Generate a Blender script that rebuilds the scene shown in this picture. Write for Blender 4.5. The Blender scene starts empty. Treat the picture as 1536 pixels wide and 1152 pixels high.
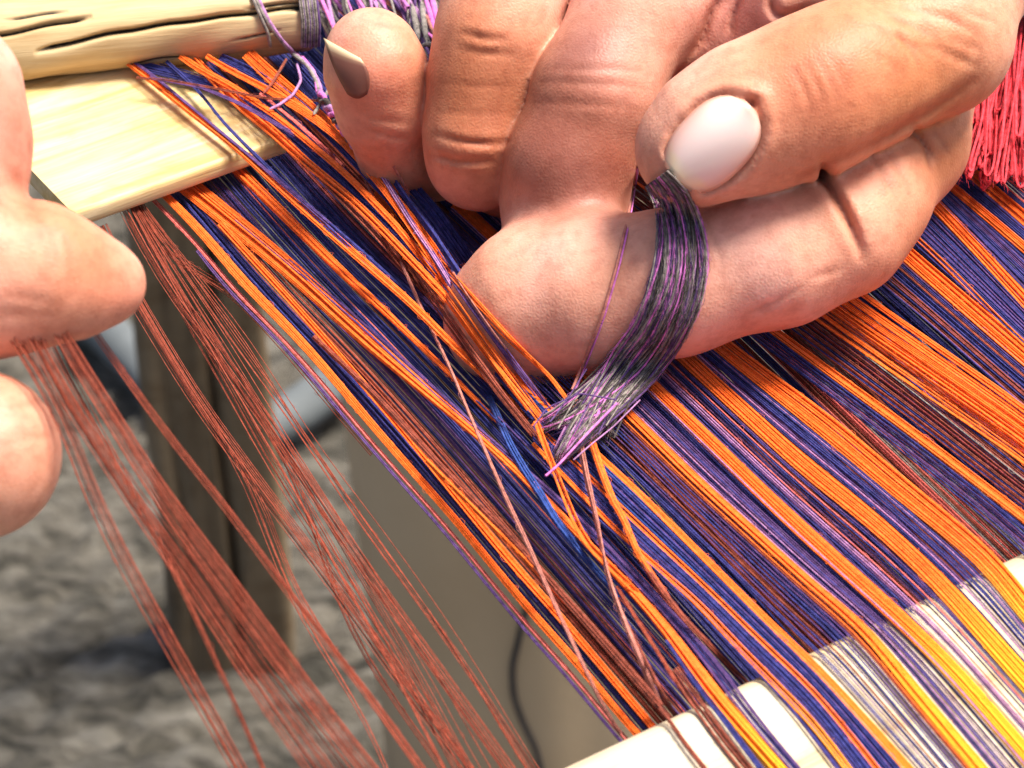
import bpy, math, random
import numpy as np
from mathutils import Vector, Matrix
from mathutils.bvhtree import BVHTree

random.seed(7)
RNG = np.random.default_rng(7)
S = bpy.context.scene
COL = S.collection

# ------------------------------------------------------------------ camera
D0 = 0.50                  # metres to the hand
FPX = 5000.0               # focal length in pixels of a 1536 wide picture
PITCH = math.radians(38)
H = 0.55                   # height of the warp above the ground
FWD = np.array([0, math.cos(PITCH), -math.sin(PITCH)])
RIGHT = np.array([1.0, 0, 0])
UP = np.array([0, math.sin(PITCH), math.cos(PITCH)])
CAMPOS = np.array([0, 0, H]) - FWD * D0
cam_data = bpy.data.cameras.new('camera')
cam = bpy.data.objects.new('camera', cam_data)
COL.objects.link(cam)
R3 = Matrix(((RIGHT[0], UP[0], -FWD[0]), (RIGHT[1], UP[1], -FWD[1]), (RIGHT[2], UP[2], -FWD[2])))
cam.matrix_world = Matrix.Translation(Vector(CAMPOS)) @ R3.to_4x4()
cam_data.sensor_width = 36
cam_data.lens = FPX / 1536 * 36
cam_data.clip_start = 0.02
cam_data.clip_end = 100
cam_data.dof.use_dof = True
cam_data.dof.focus_distance = D0 + 0.012
cam_data.dof.aperture_fstop = 46
S.camera = cam

# ------------------------------------------------------------------ light
sun_dir = np.array([0.36, 0.10, 0.92]); sun_dir /= np.linalg.norm(sun_dir)
elev = math.asin(sun_dir[2]); azim = math.atan2(sun_dir[0], sun_dir[1])
w = bpy.data.worlds.new('World'); S.world = w; w.use_nodes = True
nt = w.node_tree; nt.nodes.clear()
sky = nt.nodes.new('ShaderNodeTexSky'); sky.sky_type = 'NISHITA'; sky.sun_disc = False
sky.sun_elevation = elev; sky.sun_rotation = azim
sky.air_density = 1.0; sky.dust_density = 4.0; sky.ozone_density = 0.4
bg = nt.nodes.new('ShaderNodeBackground'); bg.inputs[1].default_value = 0.085
out = nt.nodes.new('ShaderNodeOutputWorld')
nt.links.new(sky.outputs[0], bg.inputs[0]); nt.links.new(bg.outputs[0], out.inputs[0])
ld = bpy.data.lights.new('sun', 'SUN'); ld.energy = 3.6; ld.angle = math.radians(20); ld.color = (1.0, 0.93, 0.82)
sun = bpy.data.objects.new('sun', ld); COL.objects.link(sun)
sun.rotation_euler = Vector(sun_dir).to_track_quat('Z', 'Y').to_euler()
sun.location = (0.3, 0.3, 2)
S.view_settings.view_transform = 'Standard'
S.view_settings.look = 'None'
S.view_settings.exposure = 1.3
S.view_settings.gamma = 1.0
S.view_settings.use_curve_mapping = False

# ------------------------------------------------------------------ helpers
def V3(px, py, z=0.0):
    """point seen at pixel (px,py), z millimetres nearer the camera than the focus distance"""
    d = D0 - z / 1000.0
    return CAMPOS + RIGHT * ((px - 768) / FPX * d) - UP * ((py - 576) / FPX * d) + FWD * d
def rays(px, py):
    px = np.asarray(px, float); py = np.asarray(py, float)
    r = FWD + np.multiply.outer((px - 768) / FPX, RIGHT) - np.multiply.outer((py - 576) / FPX, UP)
    return r
def PL(px, py, h=0.0):
    """pixel -> horizontal plane h millimetres above the warp height"""
    r = rays(px, py)
    t = (H + np.asarray(h, float) / 1000.0 - CAMPOS[2]) / r[..., 2]
    return CAMPOS + r * t[..., None]
def GR(px, py, z=0.0):
    return PL(px, py, (z - H) * 1000.0)

def tag(o, label=None, cat=None, group=None, kind=None):
    if label: o['label'] = label
    if cat: o['category'] = cat
    if group: o['group'] = group
    if kind: o['kind'] = kind
    return o
def empty(name, loc):
    o = bpy.data.objects.new(name, None); COL.objects.link(o); o.location = Vector(loc)
    o.empty_display_size = 0.02
    return o
def mesh_obj(name, verts, faces, mat, parent=None, smooth=True, loc=None, rot=None):
    """verts in world metres; origin moved to loc (or the parent's base)"""
    verts = np.asarray(verts, float)
    me = bpy.data.meshes.new(name)
    off = np.zeros(3)
    if parent is not None: off = np.array(parent_world(parent))
    base = np.array(loc) if loc is not None else off
    v = verts - base
    faces = np.asarray(faces) if not isinstance(faces, list) else faces
    if isinstance(faces, np.ndarray) and faces.ndim == 2:
        n, k = faces.shape
        me.vertices.add(len(v)); me.vertices.foreach_set('co', v.astype(np.float32).ravel())
        me.loops.add(n * k); me.loops.foreach_set('vertex_index', faces.astype(np.int32).ravel())
        me.polygons.add(n)
        me.polygons.foreach_set('loop_start', (np.arange(n) * k).astype(np.int32))
        me.polygons.foreach_set('loop_total', np.full(n, k, np.int32))
        me.update(calc_edges=True)
    else:
        me.from_pydata([tuple(x) for x in v], [], [tuple(f) for f in faces])
    me.validate()
    if smooth:
        me.polygons.foreach_set('use_smooth', np.ones(len(me.polygons), bool))
    if mat: me.materials.append(mat)
    o = bpy.data.objects.new(name, me); COL.objects.link(o)
    if parent is not None:
        o.parent = parent
        o.location = Vector(base - off)
    else:
        o.location = Vector(base)
    return o
def parent_world(p):
    l = Vector(p.location)
    q = p.parent
    while q is not None:
        l = l + q.location; q = q.parent
    return l

# ------------------------------------------------------------------ materials
def new_mat(name):
    m = bpy.data.materials.new(name); m.use_nodes = True
    n = m.node_tree; n.nodes.clear()
    b = n.nodes.new('ShaderNodeBsdfPrincipled'); o = n.nodes.new('ShaderNodeOutputMaterial')
    n.links.new(b.outputs[0], o.inputs[0])
    return m, n, b
def node(n, t, **kw):
    x = n.nodes.new(t)
    for k, v in kw.items(): setattr(x, k, v)
    return x
def noise(n, scale, detail=3, rough=0.55, vec=None, dist=0.0):
    x = node(n, 'ShaderNodeTexNoise')
    x.inputs['Scale'].default_value = scale; x.inputs['Detail'].default_value = detail
    x.inputs['Roughness'].default_value = rough; x.inputs['Distortion'].default_value = dist
    if vec is not None: n.links.new(vec, x.inputs['Vector'])
    return x
def ramp(n, fac, stops):
    r = node(n, 'ShaderNodeValToRGB')
    e = r.color_ramp.elements
    while len(e) < len(stops): e.new(0.5)
    for i, (p, c) in enumerate(stops):
        e[i].position = p; e[i].color = (*c, 1)
    n.links.new(fac, r.inputs[0]); return r
def objcoord(n, scale=(1, 1, 1), rot=(0, 0, 0)):
    tc = node(n, 'ShaderNodeTexCoord'); mp = node(n, 'ShaderNodeMapping')
    mp.inputs['Scale'].default_value = scale; mp.inputs['Rotation'].default_value = rot
    n.links.new(tc.outputs['Object'], mp.inputs['Vector'])
    return mp.outputs[0]
def bump(n, b, h, strength, dist):
    x = node(n, 'ShaderNodeBump'); x.inputs['Strength'].default_value = strength; x.inputs['Distance'].default_value = dist
    n.links.new(h, x.inputs['Height']); n.links.new(x.outputs[0], b.inputs['Normal']); return x

def yarn_mat(name, c, var=0.35, rough=0.75, c2=None):
    m, n, b = new_mat(name)
    oc = objcoord(n)
    a = noise(n, 900, 2, 0.6, oc)
    c = np.array(c)
    dark = np.clip(c * (1 - var), 0, 1); lite = np.clip(c * (1 + var * 0.55) + 0.012, 0, 1)
    if c2 is not None: lite = np.array(c2)
    r = ramp(n, a.outputs['Fac'], [(0.33, tuple(dark)), (0.5, tuple(c)), (0.68, tuple(lite))])
    n.links.new(r.outputs[0], b.inputs['Base Color'])
    b.inputs['Roughness'].default_value = rough
    b.inputs['Specular IOR Level'].default_value = 0.3
    b.inputs['Sheen Weight'].default_value = 0.12
    b.inputs['Sheen Roughness'].default_value = 0.4
    f = noise(n, 3500, 2, 0.6, oc)
    bump(n, b, f.outputs['Fac'], 0.5, 0.0003)
    return m
def yarn_overexposed():  # yellow over the board is overexposure painted into the orange yarn
    m = yarn_mat('overexposed_orange_yarn', (0.90, 0.150, 0.008), 0.2)
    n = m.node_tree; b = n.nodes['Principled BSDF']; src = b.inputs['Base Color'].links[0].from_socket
    at = node(n, 'ShaderNodeAttribute', attribute_name='overexposure'); mx = node(n, 'ShaderNodeMix', data_type='RGBA')
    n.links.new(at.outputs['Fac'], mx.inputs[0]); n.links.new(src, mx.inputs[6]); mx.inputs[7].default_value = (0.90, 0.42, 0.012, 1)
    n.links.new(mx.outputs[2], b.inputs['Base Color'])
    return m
OVEREXPOSED = yarn_overexposed()
YARN = {
    'orange': yarn_mat('orange_yarn', (0.90, 0.150, 0.008), 0.2),
    'blue': yarn_mat('navy_yarn', (0.024, 0.026, 0.165), 0.4),
    'sky': yarn_mat('blue_yarn', (0.022, 0.060, 0.27), 0.3),
    'purple': yarn_mat('purple_yarn', (0.085, 0.034, 0.145), 0.4),
    'lilac': yarn_mat('lilac_yarn', (0.36, 0.17, 0.36), 0.35),
    'magenta': yarn_mat('magenta_yarn', (0.55, 0.14, 0.45), 0.35),
    'coral': yarn_mat('coral_yarn', (0.66, 0.13, 0.11), 0.35),
    'rose': yarn_mat('rose_yarn', (0.42, 0.15, 0.115), 0.35),
    'brown': yarn_mat('red_brown_yarn', (0.22, 0.042, 0.020), 0.45),
    'grey': yarn_mat('grey_yarn', (0.22, 0.19, 0.17), 0.5),
    'rust': yarn_mat('rust_yarn', (0.235, 0.036, 0.013), 0.35),
    'maroon': yarn_mat('maroon_yarn', (0.20, 0.022, 0.016), 0.4),
    'red': yarn_mat('red_yarn', (0.66, 0.032, 0.050), 0.45),
    'pale': yarn_mat('pale_grey_yarn', (0.42, 0.36, 0.38), 0.4),
    'dark': yarn_mat('dark_yarn', (0.045, 0.035, 0.03), 0.4),
}

def wood_mat(name, c1, c2, c3, scale=(14, 160, 160), rough=0.5, fine=900):
    m, n, b = new_mat(name)
    oc = objcoord(n, scale)
    a = noise(n, 1.0, 6, 0.62, oc, 0.6)
    r = ramp(n, a.outputs['Fac'], [(0.32, c3), (0.46, c2), (0.62, c1)])
    oc2 = objcoord(n, (40, fine, fine))
    g = noise(n, 1.0, 3, 0.6, oc2)
    mx = node(n, 'ShaderNodeMix', data_type='RGBA', blend_type='MULTIPLY')
    mx.inputs[0].default_value = 0.28
    n.links.new(r.outputs[0], mx.inputs[6])
    r2 = ramp(n, g.outputs['Fac'], [(0.35, (0.55, 0.5, 0.42)), (0.6, (1, 1, 1))])
    n.links.new(r2.outputs[0], mx.inputs[7])
    st = noise(n, 95, 5, 0.68, objcoord(n, (0.45, 1, 1)), 0.3)
    r3 = ramp(n, st.outputs['Fac'], [(0.30, (0.62, 0.52, 0.40)), (0.44, (0.93, 0.9, 0.86)), (0.6, (1, 1, 1))])
    m3 = node(n, 'ShaderNodeMix', data_type='RGBA', blend_type='MULTIPLY'); m3.inputs[0].default_value = 0.8
    n.links.new(mx.outputs[2], m3.inputs[6]); n.links.new(r3.outputs[0], m3.inputs[7])
    n.links.new(m3.outputs[2], b.inputs['Base Color'])
    b.inputs['Roughness'].default_value = rough
    bump(n, b, g.outputs['Fac'], 0.35, 0.0005)
    return m
WOOD_STICK = wood_mat('pale_wood', (0.74, 0.59, 0.36), (0.66, 0.48, 0.21), (0.52, 0.31, 0.10), (16, 150, 150))
WOOD_ROD = wood_mat('weathered_wood', (0.56, 0.42, 0.23), (0.48, 0.33, 0.16), (0.32, 0.20, 0.085), (12, 110, 110), 0.65)
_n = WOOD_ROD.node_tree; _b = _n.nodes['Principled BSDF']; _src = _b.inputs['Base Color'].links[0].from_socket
_at = node(_n, 'ShaderNodeAttribute', attribute_name='crack_shade'); _mx = node(_n, 'ShaderNodeMix', data_type='RGBA')  # cracks painted near black, their shade put into the wood colour
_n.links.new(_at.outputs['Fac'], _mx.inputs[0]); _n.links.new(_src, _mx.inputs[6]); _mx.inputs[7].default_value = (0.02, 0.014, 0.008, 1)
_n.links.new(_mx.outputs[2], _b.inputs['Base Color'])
WOOD_BOARD = wood_mat('planed_wood', (0.63, 0.55, 0.42), (0.55, 0.43, 0.26), (0.34, 0.19, 0.07), (10, 75, 75), 0.4)
WOOD_POST = wood_mat('old_grey_brown_wood', (0.22, 0.16, 0.095), (0.14, 0.10, 0.058), (0.05, 0.035, 0.02), (70, 70, 7), 0.9)

# ------------------------------------------------------------------ loom: the board that carries the warp
BA = PL(780, 1160, 0); BB = PL(1560, 797, 0)
BE = (BB - BA) / np.linalg.norm(BB - BA)
BN = np.array([BE[1], -BE[0], 0.0])
if BN[1] > 0: BN = -BN
def board_s(p): return ((p - BA) @ BN) * 1000.0
def board_top(s):
    s = np.asarray(s, float); r = 4.5
    e = np.clip(s, 0, r)
    return -(r - np.sqrt(np.maximum(r * r - (r - e) ** 2, 0))) - 0.0022 * np.maximum(s - r, 0) ** 2

# ------------------------------------------------------------------ threads
def resample(poly, m=36, smooth=True):
    P = np.array(poly, float)
    seg = np.linalg.norm(np.diff(P[:, :2], axis=0), axis=1)
    t = np.concatenate([[0], np.cumsum(seg)])
    u = np.linspace(0, t[-1], m)
    Q = np.stack([np.interp(u, t, P[:, k]) for k in range(P.shape[1])], 1)
    if smooth:
        for _ in range(3):
            Q[1:-1] = 0.5 * Q[1:-1] + 0.25 * (Q[:-2] + Q[2:])
    return Q
def tubes(paths, rad, sides=5):
    """paths: list of (m,3) world arrays -> verts, quads of all tubes"""
    vs, fs, base = [], [], 0
    for P, r in zip(paths, rad):
        m = len(P)
        T = np.gradient(P, axis=0); T /= np.linalg.norm(T, axis=1)[:, None] + 1e-12
        ref = np.array([0.13, 0.2, 0.97])
        A = np.cross(T, ref); A /= np.linalg.norm(A, axis=1)[:, None] + 1e-12
        B = np.cross(T, A)
        ang = np.arange(sides) / sides * 2 * np.pi
        r = np.array(np.broadcast_to(np.asarray(r, float), (m,)))
        if sides >= 6: r[0] *= 0.05; r[-1] *= 0.05; r[1] *= 0.8; r[-2] *= 0.8
        ring = P[:, None] + r[:, None, None] * (np.cos(ang)[None, :, None] * A[:, None] + np.sin(ang)[None, :, None] * B[:, None])
        vs.append(ring.reshape(-1, 3))
        i = np.arange(m - 1)[:, None] * sides; j = np.arange(sides)[None]; j2 = (j + 1) % sides
        q = np.stack([i + j, i + j2, i + sides + j2, i + sides + j], -1).reshape(-1, 4) + base
        fs.append(q); base += m * sides
    return np.concatenate(vs), np.concatenate(fs)
def fuzzy(paths, rad, per=11, lenr=(0.6, 2.2)):
    """threads with loose fibres standing off them"""
    v, f = tubes(paths, [rad * 1e-3 * (0.85 + 0.3 * RNG.random()) for _ in paths])
    hair = []
    for P in paths:
        m = len(P)
        for _ in range(per):
            i = RNG.integers(1, m - 1); u = RNG.random()
            p = P[i] * (1 - u) + P[i - 1] * u
            T = P[i] - P[i - 1]; T = T / (np.linalg.norm(T) + 1e-12)
            d = RNG.normal(0, 1, 3); d[2] = abs(d[2]); d -= (d @ T) * T * 0.8; d /= np.linalg.norm(d)
            L_ = RNG.uniform(*lenr) * 1e-3; out_ = RNG.uniform(0.1, 0.5) * 1e-3
            hair.append(np.array([p, p + T * L_ * 0.35 + d * (rad * 1e-3 + out_ * 0.7), p + T * L_ * 0.7 + d * (rad * 1e-3 + out_), p + T * L_ + d * rad * 1e-3 * RNG.uniform(0.2, 1.6)]))
    hv, hf = tubes(hair, [0.026e-3] * len(hair), 3)
    return np.concatenate([v, np.column_stack([hv]) ]), np.concatenate([f, hf + len(v)])
def dip(h0, h1, m=36, at=0.72):
    t = np.linspace(0, 1, m); return h0 + (h1 - h0) * np.clip((t - at) / (1 - at), 0, 1) ** 1.5
def place(Q, mode, dh=0.0):
    """pixel path -> world path lying in the upper or the lower sheet"""
    p = PL(Q[:, 0], Q[:, 1], 0.0)
    for _ in range(3):
        s = board_s(p)
        if not isinstance(mode, str): h = mode + 0 * s
        elif mode == 'up':
            h = np.where(s > 4.5, board_top(s) + 0.35, 0.35 + 0 * s)
        elif mode == 'low':
            h = -11.0 + 9.0 * np.clip((-s - 6) / 85.0, 0, 1)
        elif mode == 'mid':       # under the flat stick, over the board
            a = np.clip((-s - 20) / 95.0, 0, 1)
            h = np.where(s > 4.5, board_top(s) + 0.35, 0.35 - 0.6 * a)
        elif mode == 'over':      # over the flat stick
            a = np.clip((-s - 45) / 45.0, 0, 1)
            h = np.where(s > 4.5, board_top(s) + 0.35, 0.35 + 7.2 * a) + dip(0, -9, len(s), 0.7)
        h = h + dh
        p = PL(Q[:, 0], Q[:, 1], h)
    return p
NAME = {'orange': 'orange_band', 'blue': 'navy_band', 'sky': 'blue_strand', 'purple': 'purple_band', 'lilac': 'lilac_strand',
        'magenta': 'magenta_strand', 'coral': 'coral_band', 'rose': 'rose_strand', 'brown': 'red_brown_band', 'grey': 'grey_band',
        'rust': 'rust_strand', 'maroon': 'maroon_strand', 'red': 'red_strand', 'pale': 'pale_grey_strand', 'dark': 'dark_band'}
def perp(Q):
    T = np.gradient(Q[:, :2], axis=0); T /= np.linalg.norm(T, axis=1)[:, None] + 1e-9
    return np.stack([-T[:, 1], T[:, 0]], 1)
warp = empty('warp', PL(900, 800, 0))
tag(warp, 'striped orange and navy warp threads stretched across the loom below the hands', 'warp')
def band(poly, col, mode, w=None, n=None, rad=0.125, parent=None, jit=0.5, m=36, name=None, dhj=0.25, dh=0.0, overexposed=0.0):
    if overexposed: m = 46
    """a stripe: polyline of (px,py,width)"""
    P = [tuple(q) + ((w,) if len(q) == 2 else ()) for q in poly]
    Q = resample(P, m); N = perp(Q); W = Q[:, 2]
    if n is None: n = max(2, int(round((0.7 * W.max() + 0.3 * W.mean()) / 1.45)))
    paths = []
    for k in range(n):
        f = (k + 0.5) / n - 0.5 + RNG.normal(0, 0.25) / n
        wob = RNG.normal(0, jit) * np.sin(np.linspace(0, 3 + 3 * RNG.random(), m) + RNG.random() * 6)
        q = Q[:, :2] + N * (f * W + wob)[:, None]
        paths.append(place(q, mode, dh + RNG.normal(0, dhj)))
    v, fc = fuzzy(paths, rad)
    o = mesh_obj(name or NAME[col], v, fc, OVEREXPOSED if overexposed else YARN[col], parent or warp)
    if overexposed:
        s_ = board_s(v); ov = np.clip((s_ + 4) / 28, 0, 1); ov = ov * ov * (3 - 2 * ov) * overexposed
        o.data.attributes.new('overexposure', 'FLOAT', 'POINT').data.foreach_set('value', ov.astype(np.float32))
    if n > 3: o['kind'] = 'stuff'
    return o
def fill(a, b, cols, n, mode, rad=0.115, f0=0.05, f1=0.95, m=42, jit=0.6, dhj=0.25, end_merge=None):
    """n single threads spread between two stripes, one mesh per colour"""
    A = resample([q[:2] for q in a], m); B = resample([q[:2] for q in b], m)
    by = {}
    for k in range(n):
        f = f0 + (f1 - f0) * ((k + 0.5) / n) + RNG.normal(0, 0.16) * (f1 - f0) / n
        c = cols(f, k) if callable(cols) else cols[RNG.integers(len(cols))]
        wob = RNG.normal(0, jit) * np.sin(np.linspace(0, 2 + 4 * RNG.random(), m) + RNG.random() * 6)
        fe = f + RNG.normal(0, 0.06) / max(n, 1) * np.linspace(-1, 1, m)
        q = A * (1 - fe)[:, None] + B * fe[:, None] + wob[:, None] * np.array([0.7, -0.7])
        by.setdefault(c, []).append(place(q, mode, RNG.normal(0, dhj)))
    for c, paths in by.items():
        v, fc = fuzzy(paths, rad)
        o = mesh_obj(NAME[c], v, fc, YARN[c], warp)
        if len(paths) > 3: o['kind'] = 'stuff'

# upper sheet: the orange stripes, left to right
O = {}
O[15] = [(262, 262, 30), (361, 342, 30), (451, 416, 28), (525, 488, 24), (587, 542, 20), (671, 613, 15), (765, 693, 12), (850, 783, 10), (917, 853, 12), (963, 900, 15), (1014, 960, 18), (1053, 1022, 22), (1168, 1152, 27), (1225, 1215, 28)]
O[14] = [(800, 665, 5), (920, 790, 7), (985, 850, 8), (1045, 900, 10), (1100, 960, 12), (1220, 1082, 14), (1273, 1152, 13), (1320, 1215, 13)]
O[13] = [(800, 635, 8), (870, 705, 9), (933, 766, 10), (1077, 900, 9), (1137, 960, 9), (1220, 1037, 10), (1313, 1152, 11), (1360, 1215, 11)]
O[12] = [(790, 580, 9), (850, 638, 9), (904, 690, 9), (939, 720, 10), (1060, 840, 11), (1180, 960, 12), (1220, 995, 14), (1362, 1152, 17), (1415, 1215, 17)]
O[11] = [(800, 490, 12), (937, 615, 12), (1043, 720, 13), (1108, 778, 14), (1220, 880, 13), (1294, 939, 17), (1353, 1014, 20), (1468, 1152, 22), (1520, 1215, 22)]
O[10] = [(830, 440, 20), (975, 575, 20), (1187, 780, 26), (1268, 854, 25), (1320, 900, 26), (1419, 992, 30), (1536, 1127, 30), (1610, 1215, 30)]
O[9] = [(880, 395, 24), (1040, 545, 24), (1208, 700, 27), (1313, 782, 27), (1403, 866, 27), (1536, 1015, 33), (1640, 1130, 33)]
O[8] = [(960, 420, 24), (1110, 540, 26), (1241, 640, 35), (1358, 739, 33), (1426, 793, 31), (1493, 850, 31), (1536, 912, 32), (1660, 1050, 32)]
O[7] = [(1020, 390, 12), (1200, 525, 12), (1365, 645, 13), (1536, 776, 14), (1680, 890, 16)]
O[6] = [(1060, 300, 34), (1280, 440, 44), (1420, 545, 52), (1536, 648, 62), (1680, 770, 62)]
O[5] = [(1190, 225, 22), (1347, 370, 22), (1382, 400, 24), (1536, 533, 26), (1700, 670, 26)]
O[4] = [(1210, 215, 9), (1363, 347, 9), (1421, 400, 10), (1511, 494, 9), (1640, 610, 9)]
O[3] = [(1220, 130, 18), (1390, 293, 20), (1491, 400, 21), (1536, 451, 21), (1680, 600, 21)]
O[2] = [(1240, 120, 12), (1408, 264, 13), (1536, 371, 15), (1680, 500, 15)]
O[1] = [(1270, 105, 22), (1431, 239, 22), (1536, 329, 24), (1680, 455, 24)]
O[0] = [(1340, 80, 20), (1480, 195, 20), (1536, 245, 20), (1680, 370, 20)]
def onward(poly, L_):
    a_, b_ = np.array(poly[-2][:2], float), np.array(poly[-1][:2], float); d_ = (b_ - a_) / np.linalg.norm(b_ - a_)
    return poly + [(*(b_ + d_ * L_), *poly[-1][2:])]
for k in O: O[k] = onward(O[k], 260)
for k, poly in list(O.items()):
    if k <= 12 and k != 6:
        a_, b_ = np.array(poly[0][:2], float), np.array(poly[1][:2], float); d_ = (a_ - b_) / np.linalg.norm(a_ - b_)
        O[k] = [(*(a_ + d_ * (330 if k < 9 else 200)), poly[0][2])] + poly
for k, poly in O.items():
    if k == 15: band(poly, 'orange', 'mid', rad=0.13, overexposed=0.9)
    elif k == 6:
        # a fan of fine strands with dark gaps that closes to the right
        for (sx, sy, ex, ey, ww) in ((1062, 262, 1536, 612, 9), (1050, 270, 1536, 628, 10), (1040, 280, 1536, 642, 11), (1030, 288, 1536, 655, 11), (1016, 290, 1536, 667, 9), (1000, 292, 1536, 680, 8), (990, 300, 1536, 692, 6)):
            midx, midy = sx + 0.45 * (ex - sx), sy + 0.45 * (ey - sy)
            band([(sx - 240, sy - 190, ww * 0.7), (sx, sy, ww * 0.7), (midx - 3, midy + 8, ww * 0.9), (ex, ey, ww * 1.15), (ex + 160, ey + 130, ww)], 'orange', 'up', jit=1.6, dhj=0.5)
    else: band(poly, 'orange', 'up', rad=0.13, overexposed={14: 0.6, 12: 0.2, 11: 0.7, 10: 0.9, 9: 0.95, 8: 0.95}.get(k, 0.0))

# upper sheet: finer threads between the stripes
fill(O[15], O[14], ['purple', 'blue', 'purple'], 7, 'mid', f0=0.15, f1=0.36)
fill(O[15], O[14], ['blue', 'purple'], 6, 'mid', f0=0.82, f1=0.95)
fill(O[14], O[13], ['blue', 'blue', 'purple'], 22, 'up', f0=0.12, f1=0.9)
fill(O[13], O[12], ['blue', 'blue', 'blue', 'sky', 'purple'], 24, 'up', f0=0.12, f1=0.86)
fill(O[12], O[11], ['purple', 'blue', 'blue', 'purple', 'brown'], 10, 'up', f0=0.14, f1=0.80)
fill(O[12], O[11], ['rust', 'orange', 'rust'], 5, 'up', f0=0.80, f1=0.92)
fill(O[11], O[10], ['purple', 'blue', 'purple', 'blue', 'lilac'], 13, 'up', f0=0.14, f1=0.86)
fill(O[10], O[9], ['blue', 'purple', 'blue', 'lilac', 'purple', 'purple', 'coral'], 13, 'up', f0=0.16, f1=0.84)
fill(O[9], O[8], ['blue', 'purple', 'lilac', 'blue'], 11, 'up', f0=0.2, f1=0.74)
fill(O[8], O[7], ['blue', 'blue', 'purple'], 9, 'up', f0=0.55, f1=0.9)
fill(O[7], O[6], ['brown', 'maroon', 'brown', 'grey', 'brown', 'brown', 'maroon', 'blue'], 22, 'up', f0=0.12, f1=0.70)
fill(O[6], O[5], ['blue', 'blue', 'purple', 'brown', 'blue', 'rust'], 36, 'up', f0=0.32, f1=0.88)
fill(O[5], O[3], ['blue', 'blue', 'blue', 'purple'], 34, 'up', f0=0.2, f1=0.85)
fill(O[3], O[2], ['blue', 'blue', 'purple'], 22, 'up', f0=0.2, f1=0.85)
fill(O[2], O[1], ['blue', 'blue', 'blue', 'purple'], 18, 'up', f0=0.2, f1=0.8)
fill(O[1], O[0], ['purple', 'orange', 'coral', 'blue'], 24, 'up', f0=0.15, f1=0.9)

# lower sheet
LOA = [(60, 95), (214, 270), (361, 445), (494, 585), (600, 707), (725, 857), (908, 1075), (1000, 1185)]
LOB = [(755, -345), (950, -180), (1250, 70), (1550, 310), (1850, 560), (1990, 680)]
CR = np.random.default_rng(21)
CELL_F = np.cumsum(CR.uniform(0.008, 0.030, 90))
CELLS = [('blue', 'blue', 'blue', 'blue', 'purple', 'blue', 'brown')[CR.integers(7)] if CELL_F[i] > 0.33 else ('blue', 'blue', 'blue', 'brown', 'purple', 'rust', 'blue')[CR.integers(7)] for i in range(90)]
def lowcol(f, k):
    r = RNG.random()
    cell = CELLS[min(int(np.searchsorted(CELL_F, f + RNG.normal(0, 0.002))), len(CELLS) - 1)]
    if 0.545 < f < 0.615: return 'brown' if r < 0.78 else ('grey' if r < 0.92 else 'coral')
    if r < 0.88: return cell
    return ('purple', 'blue', 'coral', 'brown', 'blue')[RNG.integers(5)]
fill(LOA, LOB, lowcol, 600, 'low', rad=0.135, f0=0.02, f1=1.0, jit=1.4, dhj=0.6, m=40)
fill(LOA, LOB, lowcol, 320, 'low', rad=0.13, f0=0.2, f1=1.0, jit=1.4, dhj=0.5, m=40)
L1 = [(240, 285, 10), (315, 360, 14), (361, 421, 15), (428, 486, 14), (494, 559, 13), (535, 610, 12), (600, 686, 12), (679, 774, 12), (746, 857, 12), (804, 927, 12), (873, 1002, 12), (933, 1077, 11), (1000, 1150, 10)]
L2 = [(330, 335, 8), (452, 468, 9), (556, 588, 10), (600, 640, 9), (690, 750, 10), (764, 840, 11), (846, 932, 10), (956, 1063, 9), (1020, 1140, 9)]
band(L1, 'orange', 'low', dh=2.2, rad=0.13); band(L2, 'orange', 'low', dh=2.0, rad=0.13)
band([(x - 13, y + 12, 5) for x, y, _ in L1], 'coral', 'low', n=3, dh=0.8)
band([(x - 19, y + 16, 4) for x, y, _ in L1[1:]], 'purple', 'low', n=2, dh=0.8)
band([(351, 250, 15), (451, 348, 14), (516, 412, 13), (567, 457, 11), (608, 497, 8), (690, 575, 6), (800, 690, 6)], 'orange', dip(0.7, -8, at=0.6))
band([(470, 505, 7), (560, 590, 8), (660, 700, 10), (760, 800, 9), (850, 900, 12), (925, 985, 13), (990, 1060, 12)], 'brown', 'mid', dh=0.5)
band([(640, 690, 5), (720, 770, 7), (800, 850, 7), (860, 915, 7)], 'orange', dip(0.6, -8))
# upper strands that ride over the flat stick
L5 = [(190, 92, 9), (226, 119, 10), (284, 167, 9), (353, 219, 9), (380, 244, 11), (428, 290, 12), (514, 366, 13), (619, 457, 12), (680, 520, 11), (740, 575, 10), (800, 640, 9)]
L6 = [(290, 88, 12), (357, 157, 15), (401, 190, 15), (451, 238, 13), (525, 297, 12), (567, 338, 11), (640, 415, 10), (700, 480, 11), (760, 550, 12), (800, 610, 12)]
band(L5, 'orange', 'over'); band(L6, 'orange', 'over')
band([(200, 92, 4), (236, 118, 4), (300, 172, 4), (372, 232, 5), (430, 283, 8), (515, 356, 10), (600, 440, 8)], 'purple', 'over')
band([(250, 92, 3), (302, 140, 3), (330, 180, 3), (375, 225, 4), (450, 300, 9), (540, 380, 14), (640, 470, 12)], 'blue', 'over')
band([(300, 95, 10), (370, 150, 9), (430, 200, 10), (500, 268, 12), (580, 335, 12), (660, 420, 14), (720, 500, 14)], 'blue', 'over', dh=-0.8)
band([(360, 150, 3), (425, 205, 8), (490, 275, 10), (560, 345, 10), (640, 440, 8)], 'brown', 'over', dh=-0.4)
band([(270, 84, 10), (292, 102, 11), (340, 125, 11), (420, 178, 8), (520, 262, 9), (600, 345, 11), (650, 410, 12), (700, 470, 12)], 'orange', 'over', dh=1.0)
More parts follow.
